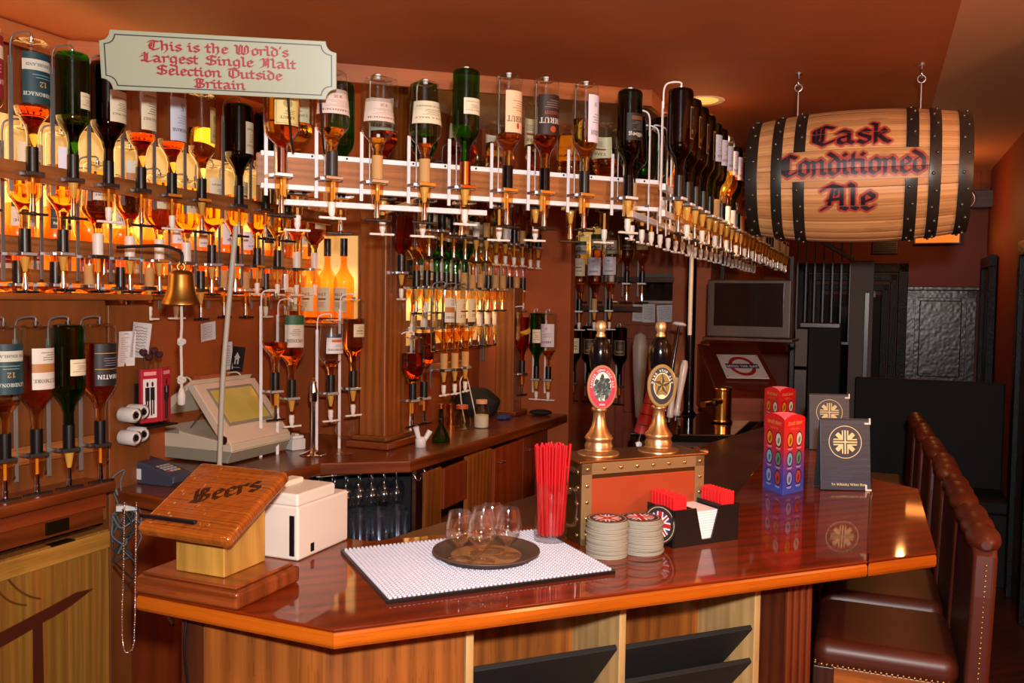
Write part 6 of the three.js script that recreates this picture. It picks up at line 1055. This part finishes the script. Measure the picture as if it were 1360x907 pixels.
// ------------------------------------------------------------------ leather stools drawn up to the bar
{
  const label = (i) => `red brown leather stool with studded seat, ${ORD[i]} from the photographer along the bar`;
  const t = thing('bar_stool', label(0), 'bar stool', [0, 0, 0], 0, 'leather bar stools along the bar');
  const lw = M.leather, W = 0.37;
  part('seat', new RoundedBoxGeometry(W, 0.075, 0.33, 5, 0.034).translate(0, 0.745, 0.04), lw, t);
  const rail = part('seat_rail', bx(W - 0.02, 0.085, 0.31, 0, 0.635, 0.04, 'x', 0.006), M.oak, t);
  for (const x of [-1, 1]) part('carved_block', bx(0.05, 0.08, 0.05, x * (W / 2 - 0.03), 0.637, 0.18, 'y', 0.004), M.darkWood, rail);
  const sg = new THREE.SphereGeometry(0.0042, 8, 6), st = []; for (let i = 0; i < 27; i++) { st.push(sg.clone().translate(-W / 2 + 0.012 + i * (W - 0.024) / 26, 0.722, 0.2)); st.push(sg.clone().translate(W / 2 - 0.006, 0.722, -0.14 + i * 0.0125)); st.push(sg.clone().translate(-W / 2 + 0.006, 0.722, -0.14 + i * 0.0125)); }
  part('stud_row', merge(st), std(0xa8844c, 0.3, 0.9), t);
  // back: padded slab, rolled top with gathers
  const back = new THREE.ExtrudeGeometry(new THREE.Shape([[-W / 2, 0], [W / 2, 0], [W / 2 + 0.004, 0.28], [W / 2, 0.37], [W / 2 - 0.03, 0.395], [-W / 2 + 0.03, 0.395], [-W / 2, 0.37], [-W / 2 - 0.004, 0.28]].map((p) => new THREE.Vector2(...p))), { depth: 0.028, bevelEnabled: true, bevelSize: 0.011, bevelThickness: 0.012, bevelSegments: 4 });
  const bk = part('backrest', back.rotateX(-0.03).translate(0, 0.665, -0.17), lw, t);
  const roll = new THREE.CylinderGeometry(1, 1, W + 0.02, 40, 60, false).rotateZ(Math.PI / 2), p = roll.attributes.position;
  for (let i = 0; i < p.count; i++) { const x = p.getX(i), u = x / (W / 2), lobes = 0.74 + 0.34 * Math.pow(Math.abs(Math.cos(u * Math.PI * 1.5)), 0.8), end = Math.pow(Math.max(0.02, 1 - Math.pow(Math.abs(u) / 1.06, 10)), 0.35), r = 0.031 * lobes * end; p.setY(i, p.getY(i) * r); p.setZ(i, p.getZ(i) * r * 1.15); }
  roll.computeVertexNormals(); part('rolled_top', roll.translate(0, 1.066, -0.168), lw, t);
  const bs = []; for (let i = 0; i < 28; i++) for (const s of [-1, 1]) { const y = 0.69 + i * 0.0122; bs.push(sg.clone().scale(0.8, 0.8, 0.8).translate(s * (W / 2 + 0.012), y, -0.158 - (y - 0.665) * 0.03)); } part('stud_row', merge(bs), std(0xa8844c, 0.3, 0.9), bk);
  for (const [x, z] of [[-1, 1], [1, 1], [-1, -1], [1, -1]]) part('leg', cyl(0.017, 0.022, 0, 0.64, 12).applyMatrix4(new THREE.Matrix4().makeShear(0, 0, x * -0.03, 0, z * -0.03, 0)).translate(x * (W / 2 - 0.035), 0, 0.02 + z * 0.14), M.darkWood, t);
  for (const z of [-0.13, 0.17]) part('stretcher', bx(W - 0.08, 0.03, 0.02, 0, 0.22, z, 'x', 0.004), M.darkWood, t); for (const x of [-1, 1]) part('stretcher', bx(0.02, 0.03, 0.27, x * (W / 2 - 0.04), 0.3, 0.02, 'z', 0.004), M.darkWood, t);
  const spots = [[0.12, 3.53], [0.11, 4.13], [0.1, 4.73], [0.08, 5.33], [0.06, 5.93], [0.04, 6.53]];
  spots.forEach(([c, e], i) => { const [x, z] = Q(c, e), tr = -Math.PI * 0.75 + (hash(i, 2, 4) - 0.5) * 0.03; if (i) copy(t, [x, 0, z], tr, label(i)); else { t.position.set(x, 0, z); t.rotation.y = tr; } });
}
// ------------------------------------------------------------------ the back room
{
  const put = (n, L, cat, c, e, y = 0, turn = -T45) => { const [x, z] = Q(c, e); return thing(n, L, cat, [x, y, z], turn); };
  // black gloss door casing, stepped
  const gb = M.casing, f = put('door_casing', 'gloss black stepped door casing on the far wall', 'door frame', -0.26, 10.9);
  for (const [w, h, th, d, n] of [[0.82, 1.95, 0.07, 0.1, 'casing'], [0.66, 1.86, 0.05, 0.07, 'casing'], [0.54, 1.78, 0.05, 0.045, 'casing']]) { for (const s of [-1, 1]) part('jamb', bx(th, h, d, s * (w / 2 - th / 2), 0, -d / 2 + 0.05, 'y', 0.004), gb, f); part('head', bx(w, th, d, 0, h - th, -d / 2 + 0.05, 'x', 0.004), gb, f); }
  part('door_leaf', bx(0.44, 1.7, 0.03, 0, 0, -0.0, 'y', 0.003), M.blackMatt, f); part('door_glass', bx(0.3, 0.8, 0.004, 0, 0.8, 0.018, 'y', 0.001), phys({ color: 0x0a0c10, roughness: 0.06, clearcoat: 1, clearcoatRoughness: 0.02 }), f);
  for (const [x, y, w, h] of [[0.14, 1.68, 0.07, 0.05], [0.14, 0.96, 0.1, 0.06]]) part('poster', bx(w, h, 0.004, x, y, 0.022, 'y', 0.001), std(0x8a94a8, 0.5), f);
  const pn = put('wall_panelling', 'dark varnished raised panel beside the black door casing', 'panelling', 0.66, 10.96); const dv = phys({ color: 0x24150e, roughness: 0.28 }); dv.bumpMap = noiseTex(128, 128, (u, v) => vnoise(u * 60, v * 60, 60, 60, 5), false); dv.bumpScale = 0.001;
  part('backing', bx(0.5, 1.74, 0.025, 0, 0, 0, 'y', 0.002), dv, pn); for (const s of [-1, 1]) part('stile', bx(0.07, 1.74, 0.02, s * 0.215, 0, 0.02, 'y', 0.003), dv, pn); part('cap', bx(0.54, 0.03, 0.06, 0, 1.74, 0.015, 'x', 0.006), dv, pn); part('raised_panel', bx(0.3, 0.6, 0.02, 0, 1.06, 0.02, 'y', 0.008), dv, pn); for (const y of [0.92, 1.68]) part('rail', bx(0.5, 0.06, 0.02, 0, y, 0.02, 'x', 0.003), dv, pn);
  const sg = put('lit_sign', 'small glowing orange light box high on the far wall', 'lit sign', 0.6, 10.95, 2.1); part('box', bx(0.34, 0.1, 0.05, 0, 0, 0, 'y', 0.004), M.black, sg); part('lit_face', bx(0.31, 0.075, 0.006, 0, 0.0125, 0.025, 'y', 0.001), std(0xff8a30, 0.5, 0, { emissive: new THREE.Color(1, 0.25, 0.03), emissiveIntensity: 0.8 }), sg); { const l = new THREE.RectAreaLight(new THREE.Color(1, 0.3, 0.06), 5, 0.31, 0.075); l.position.set(0, 0.05, 0.04); l.rotation.y = Math.PI; sg.add(l); }
  const v = put('air_vent', 'small dark air grille under the barrel on the far wall', 'vent', 0.07, 10.97, 2.03); part('frame', bx(0.19, 0.1, 0.02, 0, 0, 0, 'y', 0.003), M.black, v); for (let k = 0; k < 5; k++) part('slat', bx(0.17, 0.008, 0.012, 0, 0.012 + k * 0.017, 0.012, 'x', 0.001).rotateX(0), M.iron, v);
  const bm = put('dark_beam', 'dark beam crossing below the upper ceiling', 'beam', 0.75, 10.7, 2.36); part('beam', bx(0.7, 0.13, 0.1, 0, 0, 0, 'x', 0.004), M.darkWood, bm); part('bracket', bx(0.1, 0.13, 0.34, 0.3, 0, -0.15, 'y', 0), M.darkWood, bm);
  const ck = put('round_gauge', 'round pale dial on the dark beam beside the barrel', 'dial', 0.82, 10.58, 2.42); part('rim', new THREE.TorusGeometry(0.075, 0.009, 8, 32), M.steel, ck); part('face', cyl(0.073, 0.073, -0.02, 0.003, 32).rotateX(Math.PI / 2), std(0x4a3f36, 0.5), ck); part('hand', bx(0.004, 0.06, 0.002, 0, -0.005, 0.006, 'y', 0), M.gold, ck);
  // pillar, stair rail and boxes in the middle distance
  const cl = put('grey_column', 'grey painted column in front of the black door casing', 'column', -0.13, 9, 0); part('shaft', bx(0.145, 1.91, 0.1, 0, 0, 0, 'y', 0.003), std(0x5e4a42, 0.6), cl); part('wood_strip', bx(0.03, 0.75, 0.02, 0.035, 0.95, 0.06, 'y', 0.003), M.darkWood, cl);
  const sr = put('stair_railing', 'black stair railing with thin square bars beside the grey column', 'railing', -0.47, 8.96, 1.35); for (let k = 0; k < 7; k++) part('bar', bx(0.011, 0.85, 0.011, -0.17 + k * 0.056, 0, 0, 'y', 0.001), M.black, sr); part('handrail', bx(0.26, 0.03, 0.03, 0.08, 0.0, 0, 'x', 0.004).rotateZ(-0.55).translate(0, 0.66, 0), M.darkWood, sr); part('bottom_rail', bx(0.4, 0.02, 0.02, -0.01, 0.0, 0, 'x', 0.002), M.black, sr); part('newel', bx(0.03, 1.35, 0.03, -0.19, -1.35, 0, 'y', 0.003), M.black, sr); part('newel', bx(0.03, 1.35, 0.03, 0.19, -1.35, 0, 'y', 0.003), M.black, sr);
  const bx1 = put('grey_cabinet', 'tall black speaker cabinet with a grey side behind the menus', 'cabinet', -0.46, 8.5, 0); part('body', bx(0.19, 1.47, 0.18, 0.03, 0, 0, 'y', 0.004), M.blackMatt, bx1); part('top', bx(0.24, 0.03, 0.2, 0.0, 1.47, 0, 'x', 0.004), M.darkWood, bx1); part('side_plate', bx(0.075, 0.24, 0.06, -0.11, 1.22, 0.05, 'y', 0.003), std(0x6a6058, 0.6), bx1); part('side_panel', bx(0.075, 1.2, 0.06, -0.11, 0, 0.05, 'y', 0.003), M.darkWood, bx1);
  const bn = put('dark_bench', 'black high backed bench along the corridor', 'bench', 0.45, 8.4, 0); part('back', bx(0.86, 1.15, 0.05, 0, 0, -0.25, 'y', 0.01), M.blackMatt, bn); part('seat', bx(0.86, 0.08, 0.42, 0, 0.42, 0, 'x', 0.02), M.blackMatt, bn); part('front', bx(0.84, 0.42, 0.03, 0, 0, 0.18, 'y', 0.005), M.blackMatt, bn);
  // casings on the corridor wall
  for (const [i, e0] of [[0, 10.3], [1, 7.6]]) { const t = thing('corridor_casing', i ? 'black gloss casing on the corridor wall, nearer the stools' : 'black gloss casing on the corridor wall beside the far panel', 'door frame', [Q(1.05, e0)[0], 0, Q(1.05, e0)[1]], T45 + Math.PI); for (const x of [-0.24, 0.24]) part('jamb', bx(0.08, 1.9, 0.05, x, 0, 0, 'y', 0.004), gb, t); part('head', bx(0.56, 0.08, 0.05, 0, 1.9, 0, 'x', 0.004), gb, t); part('leaf', bx(0.42, 1.88, 0.02, 0, 0, -0.01, 'y', 0.002), M.darkWood, t); }
  // low lamps of the back room
  lamp(new THREE.PointLight(new THREE.Color(1, 0.36, 0.1), 0.6, 0, 2), ...[Q(0.3, 9.6)[0], 2.3, Q(0.3, 9.6)[1]]);
}

renderer.render(scene, camera);
